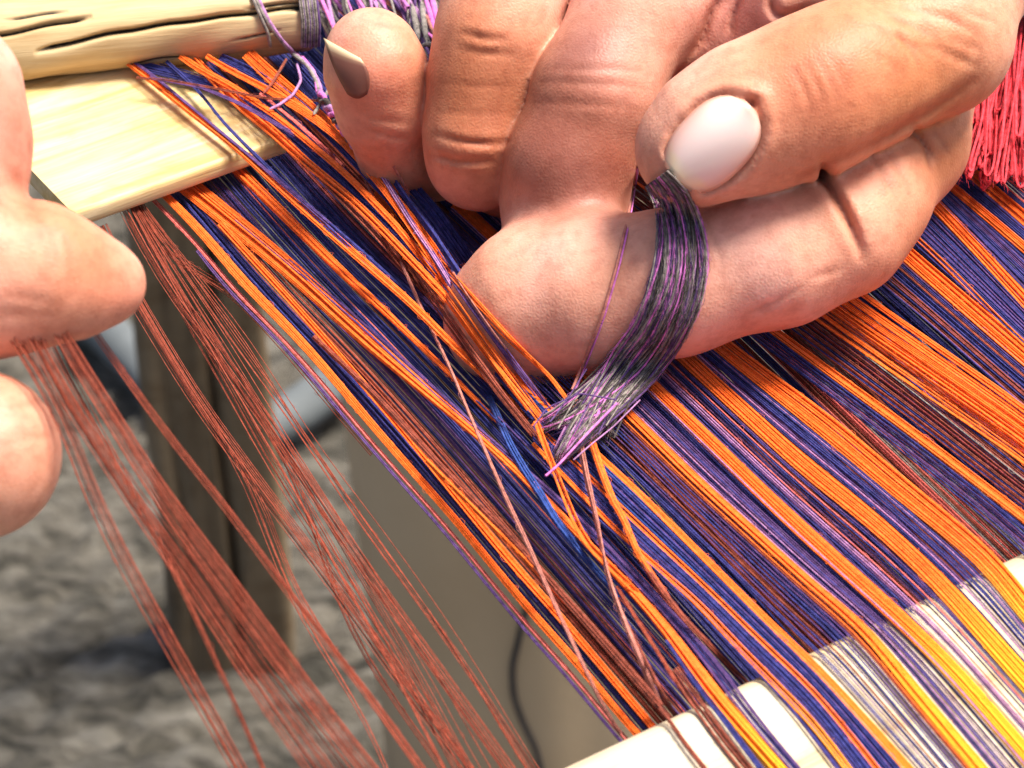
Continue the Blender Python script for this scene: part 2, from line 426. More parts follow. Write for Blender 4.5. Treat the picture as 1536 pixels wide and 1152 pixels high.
band([(310, 84, 8), (332, 99, 9), (400, 133, 10), (470, 175, 14), (520, 215, 12), (590, 300, 11), (640, 372, 14), (690, 452, 12), (740, 520, 10)], 'orange', 'over', dh=1.3)
band([(370, 80, 20), (410, 118, 22), (470, 166, 18), (540, 235, 12), (620, 330, 10), (700, 440, 10)], 'orange', 'over', dh=0.7)
band([(330, 86, 16), (380, 110, 18), (440, 150, 16), (510, 215, 16), (590, 300, 18), (680, 410, 18)], 'blue', 'over', dh=0.2)
band([(210, 98, 18), (270, 112, 16), (330, 130, 12), (400, 170, 12), (480, 235, 14), (560, 320, 14)], 'blue', 'over', dh=-0.6)
band([(440, 84, 22), (500, 150, 26), (570, 230, 26), (650, 320, 26), (720, 420, 24)], 'blue', 'over', dh=-1.2)
band([(205, 116, 4), (260, 122, 5), (330, 134, 5), (400, 148, 4), (500, 152, 4)], 'brown', 'over', dh=2.2, n=3)
band([(225, 116, 4), (300, 130, 4), (360, 155, 5), (430, 195, 6), (500, 235, 6)], 'purple', 'over', dh=2.0, n=4)
band([(390, 140, 4), (440, 180, 4), (480, 215, 5), (515, 250, 5)], 'coral', 'over', dh=1.2, n=3)

# picked up strands crossing the sheet
PK = dict(n=6, rad=0.14, jit=1.0)
band([(523, 215, 4), (554, 284, 5), (577, 334, 5), (606, 405, 4), (640, 482, 4), (671, 542, 3), (702, 620, 3), (729, 680, 3), (754, 741, 4), (783, 799, 5), (808, 855, 4), (829, 902, 4), (858, 965, 4), (883, 1015, 4), (905, 1066, 4), (930, 1100, 4)], 'rose', dip(4.0, -9, at=0.85), n=3, rad=0.11)
band([(804, 632, 7), (833, 707, 8), (862, 778, 8), (879, 812, 8), (905, 840, 8), (960, 895, 8), (990, 928, 8)], 'orange', dip(2.6, -5), **PK)
band([(862, 600, 7), (866, 645, 8), (879, 710, 7), (898, 791, 5), (906, 840, 5), (917, 882, 6), (940, 945, 6), (985, 1050, 6), (1000, 1080, 6)], 'rose', dip(3.0, -9), **PK)
band([(868, 600, 7), (879, 639, 8), (900, 703, 9), (920, 755, 9), (933, 774, 9), (956, 830, 8), (979, 866, 7), (1025, 928, 7), (1058, 960, 6), (1095, 1000, 6), (1120, 1025, 6)], 'brown', dip(2.2, -9), **PK)
band([(869, 600, 7), (880, 639, 8), (901, 703, 9), (921, 755, 9), (934, 774, 8), (957, 830, 7), (985, 872, 6), (1015, 915, 5)], 'orange', dip(2.8, -1), n=5, rad=0.19, jit=0.8)
band([(715, 560, 7), (742, 615, 8), (760, 660, 10), (787, 707, 12), (808, 737, 11), (829, 774, 10), (880, 840, 8), (930, 895, 8)], 'sky', np.interp(np.linspace(0, 1, 36), [0, .25, .7, 1], [-7, 0.9, 0.9, -6]), n=9, rad=0.14, jit=0.8)
band([(540, 205, 8), (583, 280, 8), (619, 338, 8), (650, 383, 9), (690, 450, 10), (760, 550, 10)], 'purple', dip(9.0, 0, at=0.5), n=4, rad=0.13)
band([(542, 207, 3), (585, 282, 3), (621, 340, 3), (652, 385, 3), (692, 452, 3), (760, 550, 3)], 'lilac', dip(9.4, 0, at=0.5), n=2, rad=0.14)
band([(560, 215, 6), (600, 285, 7), (645, 345, 8), (700, 430, 10)], 'blue', 8.6, n=5, rad=0.18)
band([(905, 840, 4), (931, 918, 5), (960, 975, 5), (1000, 1052, 5), (1020, 1085, 5)], 'brown', dip(1.2, -9), n=3)
band([(925, 880, 4), (955, 930, 5), (1000, 1000, 5), (1026, 1040, 5), (1045, 1065, 5)], 'rust', dip(1.2, -9), n=3)
band([(985, 1055, 5), (1000, 1075, 4), (1030, 1118, 4), (1057, 1152, 4), (1090, 1195, 4)], 'brown', 'up', n=3, dh=0.4)
band([(1010, 1005, 16), (1050, 1062, 18), (1085, 1110, 18), (1119, 1152, 17), (1170, 1215, 16)], 'brown', 'up', n=7, dh=0.1)
band([(1000, 960, 6), (1040, 1020, 7), (1090, 1085, 8), (1140, 1152, 8), (1185, 1215, 8)], 'blue', 'up', n=4, dh=0.1)

# ------------------------------------------------------------------ wooden parts
def loft(sections):
    """list of (k,3) rings -> verts, faces with end caps"""
    k = len(sections[0]); v = np.concatenate(sections); f = []
    for i in range(len(sections) - 1):
        for j in range(k):
            j2 = (j + 1) % k
            f.append((i * k + j, i * k + j2, (i + 1) * k + j2, (i + 1) * k + j))
    f.append(tuple(range(k))[::-1]); f.append(tuple((len(sections) - 1) * k + j for j in range(k)))
    return v, f
def framed(name, v, f, mat, origin, ex, ez=None, smooth=True):
    """v in a local frame (x along ex, z up) in millimetres"""
    ex = np.array(ex) / np.linalg.norm(ex)
    ez = np.array([0, 0, 1.0]) if ez is None else np.array(ez)
    ey = np.cross(ez, ex); ey /= np.linalg.norm(ey); ez = np.cross(ex, ey)
    me = bpy.data.meshes.new(name)
    me.from_pydata([tuple(x / 1000.0) for x in v], [], f); me.validate()
    if smooth: me.polygons.foreach_set('use_smooth', np.ones(len(me.polygons), bool))
    me.materials.append(mat)
    o = bpy.data.objects.new(name, me); COL.objects.link(o)
    M = Matrix(((ex[0], ey[0], ez[0], origin[0]), (ex[1], ey[1], ez[1], origin[1]), (ex[2], ey[2], ez[2], origin[2]), (0, 0, 0, 1)))
    o.matrix_world = M
    return o
def auto_smooth(o, ang=40):
    me = o.data
    me.polygons.foreach_set('use_smooth', np.ones(len(me.polygons), bool))
    import bmesh
    bm = bmesh.new(); bm.from_mesh(me)
    bmesh.ops.recalc_face_normals(bm, faces=bm.faces)
    for e in bm.edges:
        if len(e.link_faces) == 2 and e.calc_face_angle(0) > math.radians(ang): e.smooth = False
    bm.to_mesh(me); bm.free()

# the wide board under the end of the warp
s_top = np.concatenate([4.5 - 4.5 * np.cos(np.linspace(0, np.pi / 2, 9)), np.linspace(8, 62, 14)])
prof = [(s, board_top(s)) for s in s_top]
prof += [(66, board_top(62) - 3), (66, board_top(62) - 8), (60, board_top(62) - 10)] + [(s, board_top(s) - 9.5) for s in np.linspace(50, 6, 8)] + [(1.2, -7.2)]
secs = []
L = np.linalg.norm(BB - BA) * 1000
for x in np.linspace(-90, L + 120, 30):
    secs.append(np.array([(x, -s, z) for s, z in prof]))
v, f = loft(secs)
ey_test = np.cross([0, 0, 1.0], BE)
if ey_test @ BN > 0: v[:, 1] *= -1
board = framed('cloth_board', v, f, WOOD_BOARD, BA, BE); auto_smooth(board, 50)
tag(board, 'wide pale wooden board with a rounded edge, under the orange and purple threads', 'loom board')

# the flat stick between the sheets
FL = PL(110, 320, 5.5); FR = PL(420, 210, 5.5)
sd = (FR - FL); sd /= np.linalg.norm(sd)
def rrect(w, t, r=0.6, n=4):
    pts = []
    for cx, cz, a0 in ((w / 2 - r, t / 2 - r, 0), (-w / 2 + r, t / 2 - r, 90), (-w / 2 + r, -t / 2 + r, 180), (w / 2 - r, -t / 2 + r, 270)):
        for i in range(n):
            a = math.radians(a0 + 90 * i / (n - 1)); pts.append((cx + r * math.cos(a), cz + r * math.sin(a)))
    return pts
WID = 46.0
pr = rrect(WID, 3.4, 1.0)
sl = np.linalg.norm(FR - FL) * 1000
secs = [np.array([(x, y * k + WID / 2, z * k - 1.7) for y, z in pr]) for x, k in ((0, 0.96), (0.6, 1), *[(q, 1) for q in np.linspace(6, sl * 1.03, 12)])]
v, f = loft(secs)
stick = framed('flat_stick', v, f, WOOD_STICK, FL, sd); auto_smooth(stick, 50)
tag(stick, 'flat pale yellow wooden stick slipped between the threads under the round rod', 'flat stick')

# the round rod, weathered and split
RA = PL(-140, 74, 11); RBp = PL(474, 18, 11)
rd = RBp - RA; RL = np.linalg.norm(rd) * 1000; rd /= np.linalg.norm(rd)
NU, NV = 460, 200
us = np.linspace(0, RL, NU); vs_ = np.arange(NV) / NV * 2 * np.pi
def px_of(p):
    d = (p - CAMPOS); z = d @ FWD
    return 768 + FPX * (d @ RIGHT) / z, 576 - FPX * (d @ UP) / z
cracks = [([(50, 80), (120, 62), (170, 50), (240, 38), (300, 29), (400, 16), (480, 4)], 2.6, 0.9),
          ([(-60, 60), (0, 53), (40, 44), (90, 33), (135, 25)], 2.2, 0.8),
          ([(360, 14), (400, 8), (470, 0)], 1.6, 0.6), ([(340, 64), (380, 54), (420, 46)], 0.7, 0.4),
          ([(415, 18), (445, 14), (470, 8)], 1.5, 0.7), ([(0, 30), (60, 22), (100, 16)], 0.8, 0.5),
          ([(180, 100), (230, 90), (290, 84)], 0.5, 0.4)]
def seg_dist(P, poly):
    best = np.full(len(P), 1e9)
    for a, b in zip(poly[:-1], poly[1:]):
        a = np.array(a, float); b = np.array(b, float); ab = b - a
        t = np.clip(((P - a) @ ab) / (ab @ ab), 0, 1)
        best = np.minimum(best, np.linalg.norm(P - a - t[:, None] * ab, axis=1))
    return best
ey = np.cross([0, 0, 1.0], rd); ey /= np.linalg.norm(ey); ez = np.cross(rd, ey)
R0 = 7.0
UU, VV = np.meshgrid(us, vs_, indexing='ij')
rad = R0 + 0.25 * np.sin(UU / 17 + 2 * VV) + 0.2 * np.sin(UU / 7.0 + 3 * VV + 1) + 0.12 * np.sin(UU / 2.3 + 5 * VV) - 0.25 * (UU / RL)
endr = np.clip((RL - UU) / 2.5, 0, 1); rad = rad * np.sqrt(np.clip(1 - (1 - endr) ** 2 * 0.5, 0, 1))
base = RA[None, None] + (UU[..., None] * rd + (rad * np.cos(VV))[..., None] * ey + (rad * np.sin(VV))[..., None] * ez) / 1000
flat = base.reshape(-1, 3)
ppx = np.stack(px_of(flat), 1)
front = ((flat - (RA + ((flat - RA) @ rd)[:, None] * rd)) @ (-FWD)) > 0
dep = np.zeros(len(flat)); crack_shade = np.zeros(len(flat))
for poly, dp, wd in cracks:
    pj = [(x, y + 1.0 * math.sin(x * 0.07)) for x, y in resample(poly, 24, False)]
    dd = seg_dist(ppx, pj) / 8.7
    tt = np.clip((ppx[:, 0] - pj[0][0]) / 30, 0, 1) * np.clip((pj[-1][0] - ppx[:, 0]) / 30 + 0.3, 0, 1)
    g_ = np.where(front, tt * np.exp(-(dd / (wd * 0.5)) ** 2), 0); dep += dp * 0.55 * g_; crack_shade = np.maximum(crack_shade, g_)
rad = rad - dep.reshape(rad.shape)
v = np.stack([UU, rad * np.cos(VV), rad * np.sin(VV)], -1).reshape(-1, 3)
f = []
for i in range(NU - 1):
    for j in range(NV):
        j2 = (j + 1) % NV
        f.append((i * NV + j, i * NV + j2, (i + 1) * NV + j2, (i + 1) * NV + j))
f.append(tuple((NU - 1) * NV + j for j in range(NV))); f.append(tuple(range(NV))[::-1])
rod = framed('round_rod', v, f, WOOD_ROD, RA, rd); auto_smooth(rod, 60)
rod.data.attributes.new('crack_shade', 'FLOAT', 'POINT').data.foreach_set('value', (np.clip(crack_shade * 1.25, 0, 1) ** 1.8).astype(np.float32))
tag(rod, 'round weathered wooden rod with long dark cracks lying on the flat stick', 'rod')

# ------------------------------------------------------------------ hands (implicit surface, meshed with surface nets)
VOX = 0.5
def cs(px, py, z):
    """pixel + mm -> camera space millimetres (x right, y up, z to the camera)"""
    d = D0 * 1000 - z
    return np.array([(px - 768) / FPX * d, -(py - 576) / FPX * d, z])
CREASE = []
class Field:
    def __init__(s, lo, hi, vox=VOX):
        s.lo = np.array(lo, float); s.v = vox
        s.n = np.ceil((np.array(hi) - s.lo) / vox).astype(int) + 1
        s.f = np.full(s.n, 30.0, np.float32)
    def box(s, lo, hi):
        a = np.maximum(np.floor((np.array(lo) - s.lo) / s.v).astype(int), 0)
        b = np.minimum(np.ceil((np.array(hi) - s.lo) / s.v).astype(int) + 1, s.n)
        return a, b
    def grid(s, a, b):
        ax = [(s.lo[k] + np.arange(a[k], b[k]) * s.v).astype(np.float32) for k in range(3)]
        return np.meshgrid(*ax, indexing='ij', sparse=True)
def cone(F, dst, p, q, r1, r2, k, flat=None):
    """smooth union of a tapered capsule into dst; flat=(dir, factor) squeezes the section along dir"""
    m = max(r1, r2) * 1.1 + k + 4
    a, b = F.box(np.minimum(p, q) - m, np.maximum(p, q) + m)
    if np.any(b <= a): return
    X, Y, Z = F.grid(a, b)
    d = q - p; L2 = float(d @ d) + 1e-9
    t = np.clip(((X - p[0]) * d[0] + (Y - p[1]) * d[1] + (Z - p[2]) * d[2]) / L2, 0, 1)
    ex, ey_, ez_ = X - p[0] - t * d[0], Y - p[1] - t * d[1], Z - p[2] - t * d[2]
    rr = ex * ex + ey_ * ey_ + ez_ * ez_
    if flat is not None:
        u = np.array(flat[0], float); u /= np.linalg.norm(u); c = ex * u[0] + ey_ * u[1] + ez_ * u[2]
        rr = rr + (1 / flat[1] ** 2 - 1) * c * c
    g = np.sqrt(rr) - (r1 + (r2 - r1) * t)
    sub = dst[a[0]:b[0], a[1]:b[1], a[2]:b[2]]
    h = np.clip(k - np.abs(sub - g), 0, None) / k
    sub[...] = np.minimum(sub, g) - h * h * k * 0.25
def chain(F, dst, pts, k=3.0, flat=None):
    P = [(cs(*p[:3]), p[3]) for p in pts]
    for (a, ra), (b, rb) in zip(P[:-1], P[1:]): cone(F, dst, a, b, ra, rb, k, flat)
def smin(a, b, k):
    h = np.clip(k - np.abs(a - b), 0, None) / k
    return np.minimum(a, b) - h * h * k * 0.25
def groove(F, pts, depth, width, zmin=-200, bulge=0.0, fade=True):
    """press a crease into the surface along a 3-D polyline given by pixels"""
    P = np.array([cs(*p) for p in pts])
    P = resample(P, 14, True)
    CREASE.append((P, width, depth))
    m = width * 3 + 4 + 8
    a, b = F.box(P.min(0) - m, P.max(0) + m)
    if np.any(b <= a): return
    X, Y, Z = F.grid(a, b)
    best = None; taper = None; ns = len(P) - 1
    for si, (p, q) in enumerate(zip(P[:-1], P[1:])):
        d = (q - p)[:2]; L2 = float(d @ d) + 1e-9
        t = np.clip(((X - p[0]) * d[0] + (Y - p[1]) * d[1]) / L2, 0, 1)
        dd = (X - p[0] - t * d[0]) ** 2 + (Y - p[1] - t * d[1]) ** 2
        tp = 0.15 + 0.85 * np.clip(np.sin(np.pi * np.clip((si + t) / ns, 0, 1)), 0, 1) ** 0.8 if fade else 1.0 + 0 * t
        if best is None: best, taper = dd, tp
        else: taper = np.where(dd < best, tp, taper); best = np.minimum(best, dd)
    zc = P[:, 2].mean()
    gate = np.clip(1.4 - np.abs(Z - zc) / 11.0, 0, 1)
    r = np.sqrt(best)
    sub = F.f[a[0]:b[0], a[1]:b[1], a[2]:b[2]]
    sub += (depth * np.exp(-(r / width) ** 2) - bulge * np.exp(-((r - 2.2 * width) / (1.2 * width)) ** 2)) * gate * taper
def surface_nets(F):
    f = F.f; ins = f < 0
    c = np.zeros(np.array(f.shape) - 1, np.int8)
    offs = [(i, j, k) for i in (0, 1) for j in (0, 1) for k in (0, 1)]
    nx, ny, nz = c.shape
    for o in offs: c += ins[o[0]:o[0] + nx, o[1]:o[1] + ny, o[2]:o[2] + nz]
    act = (c > 0) & (c < 8)
    idx = np.argwhere(act)
    lut = np.full(c.shape, -1, np.int32); lut[act] = np.arange(len(idx))
    acc = np.zeros((len(idx), 3)); cnt = np.zeros(len(idx))
    edges = [(p, q) for a, p in enumerate(offs) for q in offs[a + 1:] if sum(abs(x - y) for x, y in zip(p, q)) == 1]
    for p, q in edges:
        fp = f[idx[:, 0] + p[0], idx[:, 1] + p[1], idx[:, 2] + p[2]]; fq = f[idx[:, 0] + q[0], idx[:, 1] + q[1], idx[:, 2] + q[2]]
        m = (fp < 0) != (fq < 0)
        t = np.where(m, fp / np.where(m, fp - fq, 1), 0)
        pos = np.array(p)[None] + t[:, None] * (np.array(q) - np.array(p))[None]
        acc[m] += pos[m]; cnt[m] += 1
    verts = F.lo + (idx + acc / cnt[:, None]) * F.v
    faces = []
    for ax in range(3):
        o1, o2 = [k for k in range(3) if k != ax]
        sl0 = [slice(1, -1)] * 3; sl1 = [slice(1, -1)] * 3
        sl0[ax] = slice(0, -1); sl1[ax] = slice(1, None)
        A, B = ins[tuple(sl0)], ins[tuple(sl1)]
        e = np.argwhere(A != B)
        flip = A[e[:, 0], e[:, 1], e[:, 2]]
        e = e.copy(); e[:, o1] += 1; e[:, o2] += 1
        def cell(d1, d2):
            g = e.copy(); g[:, o1] += d1; g[:, o2] += d2
            return lut[g[:, 0], g[:, 1], g[:, 2]]
        q = np.stack([cell(-1, -1), cell(0, -1), cell(0, 0), cell(-1, 0)], 1)
        fl = flip if ax != 1 else ~flip
        q[~fl] = q[~fl][:, ::-1]
        faces.append(q)
    faces = np.concatenate(faces)
    # relax a little
    n = len(verts)
    for it in range(2):
        s = np.zeros_like(verts); k = np.zeros(n)
        for a in range(4):
            b = (a + 1) % 4
            np.add.at(s, faces[:, a], verts[faces[:, b]]); np.add.at(k, faces[:, a], 1)
            np.add.at(s, faces[:, b], verts[faces[:, a]]); np.add.at(k, faces[:, b], 1)
        verts = verts + 0.4 * (s / k[:, None] - verts)
    return verts, faces
def to_world(v):
    v = np.asarray(v) / 1000.0
    return CAMPOS + v[:, :1] * RIGHT + v[:, 1:2] * UP + (D0 - v[:, 2:3]) * FWD

# --- skin
def skin_mat():
    m, n, b = new_mat('skin')
    oc = objcoord(n)
    at = node(n, 'ShaderNodeAttribute', attribute_name='tone')
    big = noise(n, 55, 3, 0.6, oc)
    r = ramp(n, big.outputs['Fac'], [(0.3, (0.58, 0.262, 0.168)), (0.5, (0.66, 0.315, 0.222)), (0.72, (0.74, 0.400, 0.310))])
    mx = node(n, 'ShaderNodeMix', data_type='RGBA', blend_type='MULTIPLY'); mx.inputs[0].default_value = 1.0
    n.links.new(r.outputs[0], mx.inputs[6]); n.links.new(at.outputs['Color'], mx.inputs[7])
    mot = noise(n, 420, 3, 0.65, oc)
    r2 = ramp(n, mot.outputs['Fac'], [(0.34, (0.70, 0.56, 0.53)), (0.56, (1.0, 1.0, 1.0))])
    m2 = node(n, 'ShaderNodeMix', data_type='RGBA', blend_type='MULTIPLY'); m2.inputs[0].default_value = 0.48
    n.links.new(mx.outputs[2], m2.inputs[6]); n.links.new(r2.outputs[0], m2.inputs[7])
    n.links.new(m2.outputs[2], b.inputs['Base Color'])
    b.inputs['Roughness'].default_value = 0.52
    b.inputs['Specular IOR Level'].default_value = 0.38
    b.inputs['Subsurface Weight'].default_value = 0.35
    b.inputs['Subsurface Radius'].default_value = (1.0, 0.35, 0.2)
    b.inputs['Subsurface Scale'].default_value = 0.0025
    vo = node(n, 'ShaderNodeTexVoronoi', feature='DISTANCE_TO_EDGE'); vo.inputs['Scale'].default_value = 1500
    n.links.new(oc, vo.inputs['Vector'])
    fn = noise(n, 520, 3, 0.6, oc, 0.4)
    ad = node(n, 'ShaderNodeMath', operation='MULTIPLY_ADD'); ad.inputs[1].default_value = 1.3
    n.links.new(vo.outputs['Distance'], ad.inputs[0]); n.links.new(fn.outputs['Fac'], ad.inputs[2])
    bump(n, b, ad.outputs[0], 0.13, 0.0006)
    return m
SKIN = skin_mat()
def nail_mat(name, c, c2, coat=0.4):
    m, n, b = new_mat(name)
    at = node(n, 'ShaderNodeAttribute', attribute_name='free_edge')
    mx = node(n, 'ShaderNodeMix', data_type='RGBA')
    n.links.new(at.outputs['Fac'], mx.inputs[0])
    mx.inputs[6].default_value = (*c, 1); mx.inputs[7].default_value = (*c2, 1)
    n.links.new(mx.outputs[2], b.inputs['Base Color'])
    at2 = node(n, 'ShaderNodeAttribute', attribute_name='rim'); m2 = node(n, 'ShaderNodeMix', data_type='RGBA')
    n.links.new(at2.outputs['Fac'], m2.inputs[0]); n.links.new(mx.outputs[2], m2.inputs[6]); m2.inputs[7].default_value = (0.62, 0.30, 0.22, 1)
    n.links.new(m2.outputs[2], b.inputs['Base Color'])
    if not coat: b.inputs['Specular IOR Level'].default_value = 0.15
    b.inputs['Roughness'].default_value = 0.28 if coat else 0.6; b.inputs['Coat Weight'].default_value = coat; b.inputs['Coat Roughness'].default_value = 0.2
    b.inputs['Subsurface Weight'].default_value = 0.1; b.inputs['Subsurface Scale'].default_value = 0.001
    return m
NAIL = nail_mat('thumb_nail', (0.88, 0.70, 0.64), (0.90, 0.78, 0.52))
NAIL_D = nail_mat('stained_nail', (0.17, 0.068, 0.05), (0.62, 0.46, 0.28), 0.0)

def build_hand(name, F, stains_shade, label, base_pt):
    vm, fc = surface_nets(F)
    vw = to_world(vm)
    o = mesh_obj(name, vw, fc, SKIN, None, True, loc=base_pt)
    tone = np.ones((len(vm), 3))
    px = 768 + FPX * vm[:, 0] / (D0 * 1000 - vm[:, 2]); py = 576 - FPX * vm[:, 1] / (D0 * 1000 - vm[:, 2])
    for (sx, sy, sz, rr, col) in stains_shade:
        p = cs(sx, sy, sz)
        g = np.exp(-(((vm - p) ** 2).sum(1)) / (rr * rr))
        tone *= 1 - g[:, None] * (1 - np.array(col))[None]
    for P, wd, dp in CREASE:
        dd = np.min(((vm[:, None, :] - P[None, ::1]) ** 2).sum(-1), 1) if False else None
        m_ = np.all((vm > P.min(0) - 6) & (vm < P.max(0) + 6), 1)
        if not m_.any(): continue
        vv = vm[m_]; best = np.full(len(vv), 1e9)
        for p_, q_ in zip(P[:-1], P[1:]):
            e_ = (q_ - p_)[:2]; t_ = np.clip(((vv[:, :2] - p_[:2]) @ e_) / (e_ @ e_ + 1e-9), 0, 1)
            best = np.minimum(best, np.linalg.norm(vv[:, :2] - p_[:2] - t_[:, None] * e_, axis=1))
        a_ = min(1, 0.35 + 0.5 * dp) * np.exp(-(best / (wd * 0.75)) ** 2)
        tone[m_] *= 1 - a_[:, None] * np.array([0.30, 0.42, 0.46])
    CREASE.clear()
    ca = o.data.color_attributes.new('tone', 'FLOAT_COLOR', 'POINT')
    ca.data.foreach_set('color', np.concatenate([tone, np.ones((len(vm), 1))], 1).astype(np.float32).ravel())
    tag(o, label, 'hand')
    bv = BVHTree.FromPolygons([Vector(x) for x in vw], [tuple(int(i) for i in q) for q in fc])
    return o, bv

# --- the hand holding the skein
lo = (-35, -8, -68); hi = (92, 108, 34)
F = Field(lo, hi)
big = lambda: np.full(F.n, 30.0, np.float32)
body = big()
chain(F, body, [(800, -150, -32, 12), (1000, -110, -28, 13), (1160, -60, -27, 13.5), (1290, -60, -18, 14), (1410, -90, -8, 15.5)], 6)
chain(F, body, [(1000, -40, -26, 11), (1060, 50, -25, 9.5), (1110, 70, -22, 9), (1190, 0, -17, 12)], 4)
chain(F, body, [(1160, -60, -27, 13), (1230, -330, -34, 20), (1260, -520, -40, 22)], 8)
chain(F, body, [(1400, -110, -8, 14), (1330, -330, -22, 18)], 8)
thumb = big()
chain(F, thumb, [(1032, 228, 13, 7.4), (1060, 207, 13.5, 8.8), (1115, 180, 13, 9.9), (1165, 165, 12.5, 9.8), (1222, 145, 12.5, 10.5), (1310, 105, 8, 10.2), (1400, 55, 3, 11.2), (1415, -100, -6, 15)], 4)
chain(F, thumb, [(1150, 165, 14, 8), (1260, 110, 12, 9)], 6)
index = big()
chain(F, index, [(1365, 120, -13, 10.2), (1352, 210, -8, 9.6), (1300, 300, 0, 9.0)], 4)
chain(F, index, [(1300, 300, 0, 9.0), (1262, 346, 3, 9.4)], 3)
chain(F, index, [(1262, 346, 3, 9.4), (1170, 385, 4, 10.0), (1010, 424, 2, 10.6), (890, 440, -2, 11.5), (800, 458, -6, 11.4), (765, 480, -8, 10.2)], 3)
chain(F, index, [(1150, 285, -6, 7), (1210, 270, -5, 8), (1300, 225, -7, 9)], 4)
chain(F, index, [(1345, 110, -16, 11), (1290, -40, -22, 12)], 5)
middle = big()
chain(F, middle, [(1010, -120, -22, 10.5), (962, 0, -14, 9.7), (893, 140, -9, 9.2), (855, 245, -10, 9.3), (846, 300, -15, 9.3), (846, 370, -20, 9)], 3)
ring = big()
chain(F, ring, [(815, -140, -24, 9.6), (758, 0, -18, 9.0), (742, 60, -16.5, 8.9), (726, 120, -17, 8.1), (716, 200, -18, 7.9), (716, 240, -20.5, 7.2), (760, 262, -32, 7)], 3)
pinky = big()
chain(F, pinky, [(556, 76, -20, 6.6), (562, 100, -20, 7.5), (576, 160, -24, 7.1), (600, 225, -31, 6.4), (650, 240, -36, 6.0), (715, 110, -38, 7.0), (810, -60, -34, 9.5)], 3)
f = smin(body, thumb, 5.0)
f = smin(f, index, 1.6)
f = smin(f, middle, 6.0); f = smin(f, ring, 1.0); f = smin(f, pinky, 0.9)
F.f = f
del body, thumb, index, middle, ring, pinky
# creases
groove(F, [(1222, 240, 12), (1250, 285, 12), (1275, 335, 12), (1292, 385, 11)], 2.0, 0.75, bulge=0.25)
groove(F, [(1195, 268, 14), (1290, 225, 12), (1345, 195, 8), (1400, 165, 4), (1450, 125, 2)], 1.0, 0.9)
groove(F, [(1352, 196, 2), (1378, 205, 2), (1390, 230, 2), (1392, 255, 1)], 0.9, 0.5)
groove(F, [(648, 200, -12), (690, 213, -11), (740, 218, -12), (765, 214, -13)], 0.55, 0.45, bulge=0.2)
groove(F, [(648, 232, -12), (690, 243, -12), (740, 243, -13)], 0.5, 0.45, bulge=0.2)
groove(F, [(690, 48, -9), (725, 60, -9), (760, 60, -9)], 0.45, 0.5, bulge=0.2)
groove(F, [(688, 72, -9), (725, 82, -9), (770, 82, -9)], 0.3, 0.5)
groove(F, [(660, 120, -9), (710, 130, -9), (770, 128, -9)], 0.18, 0.5)
groove(F, [(655, 165, -10), (705, 172, -10), (765, 168, -10)], 0.18, 0.5)
groove(F, [(1082, -5, -14), (1062, 25, -14), (1052, 60, -14), (1030, 90, -12)], 1.0, 0.7)
groove(F, [(1110, -5, -14), (1098, 30, -14), (1095, 55, -12)], 0.8, 0.5)
groove(F, [(1150, -8, -12), (1152, 20, -12), (1170, 32, -10), (1220, 8, -6)], 1.3, 0.7)
for (a, b) in (((1330, 30), (1400, 60)), ((1310, 48), (1390, 90)), ((1350, 12), (1440, 40)), ((1365, 70), (1450, 88)), ((1290, 85), (1350, 120)), ((1400, 20), (1480, 60))):
    groove(F, [(a[0], a[1], 14), ((a[0] + b[0]) / 2, (a[1] + b[1]) / 2 - 4, 14), (b[0], b[1], 13)], 0.22, 0.55)
for (a, b) in (((1205, 95), (1232, 160)), ((1222, 88), (1252, 150)), ((1190, 105), (1212, 165)), ((1240, 85), (1266, 140))):
    groove(F, [(a[0], a[1], 20), ((a[0] + b[0]) / 2 + 3, (a[1] + b[1]) / 2, 21), (b[0], b[1], 19)], 0.25, 0.6, bulge=0.1)
for (x0, y0, x1, y1, z, dp) in ((1120, 470, 1200, 430, 12, .22), (1215, 415, 1262, 400, 13, .22), (1060, 330, 1085, 400, 12, .18), (1300, 225, 1340, 300, 6, .2), (1330, 235, 1360, 290, 4, .2), (1400, 200, 1420, 228, 0, .3),
                               (1385, 215, 1405, 250, 0, .3), (560, 195, 610, 205, -16, .3), (552, 175, 615, 182, -15, .2), (545, 30, 600, 40, -14, .08), (812, 120, 965, 128, -1, .25), (800, 150, 950, 160, -1, .18), (820, 100, 960, 104, -1, .16),
                               (1130, 130, 1150, 170, 21, .2), (1345, 50, 1375, 95, 17, .25), (1420, 60, 1470, 75, 12, .25), (1410, 85, 1465, 100, 11, .25), (1440, 20, 1490, 34, 10, .25)):
    groove(F, [(x0, y0, z), ((x0 + x1) / 2 + 3, (y0 + y1) / 2 + 3, z), (x1, y1, z)], dp, 0.5, bulge=0.05)
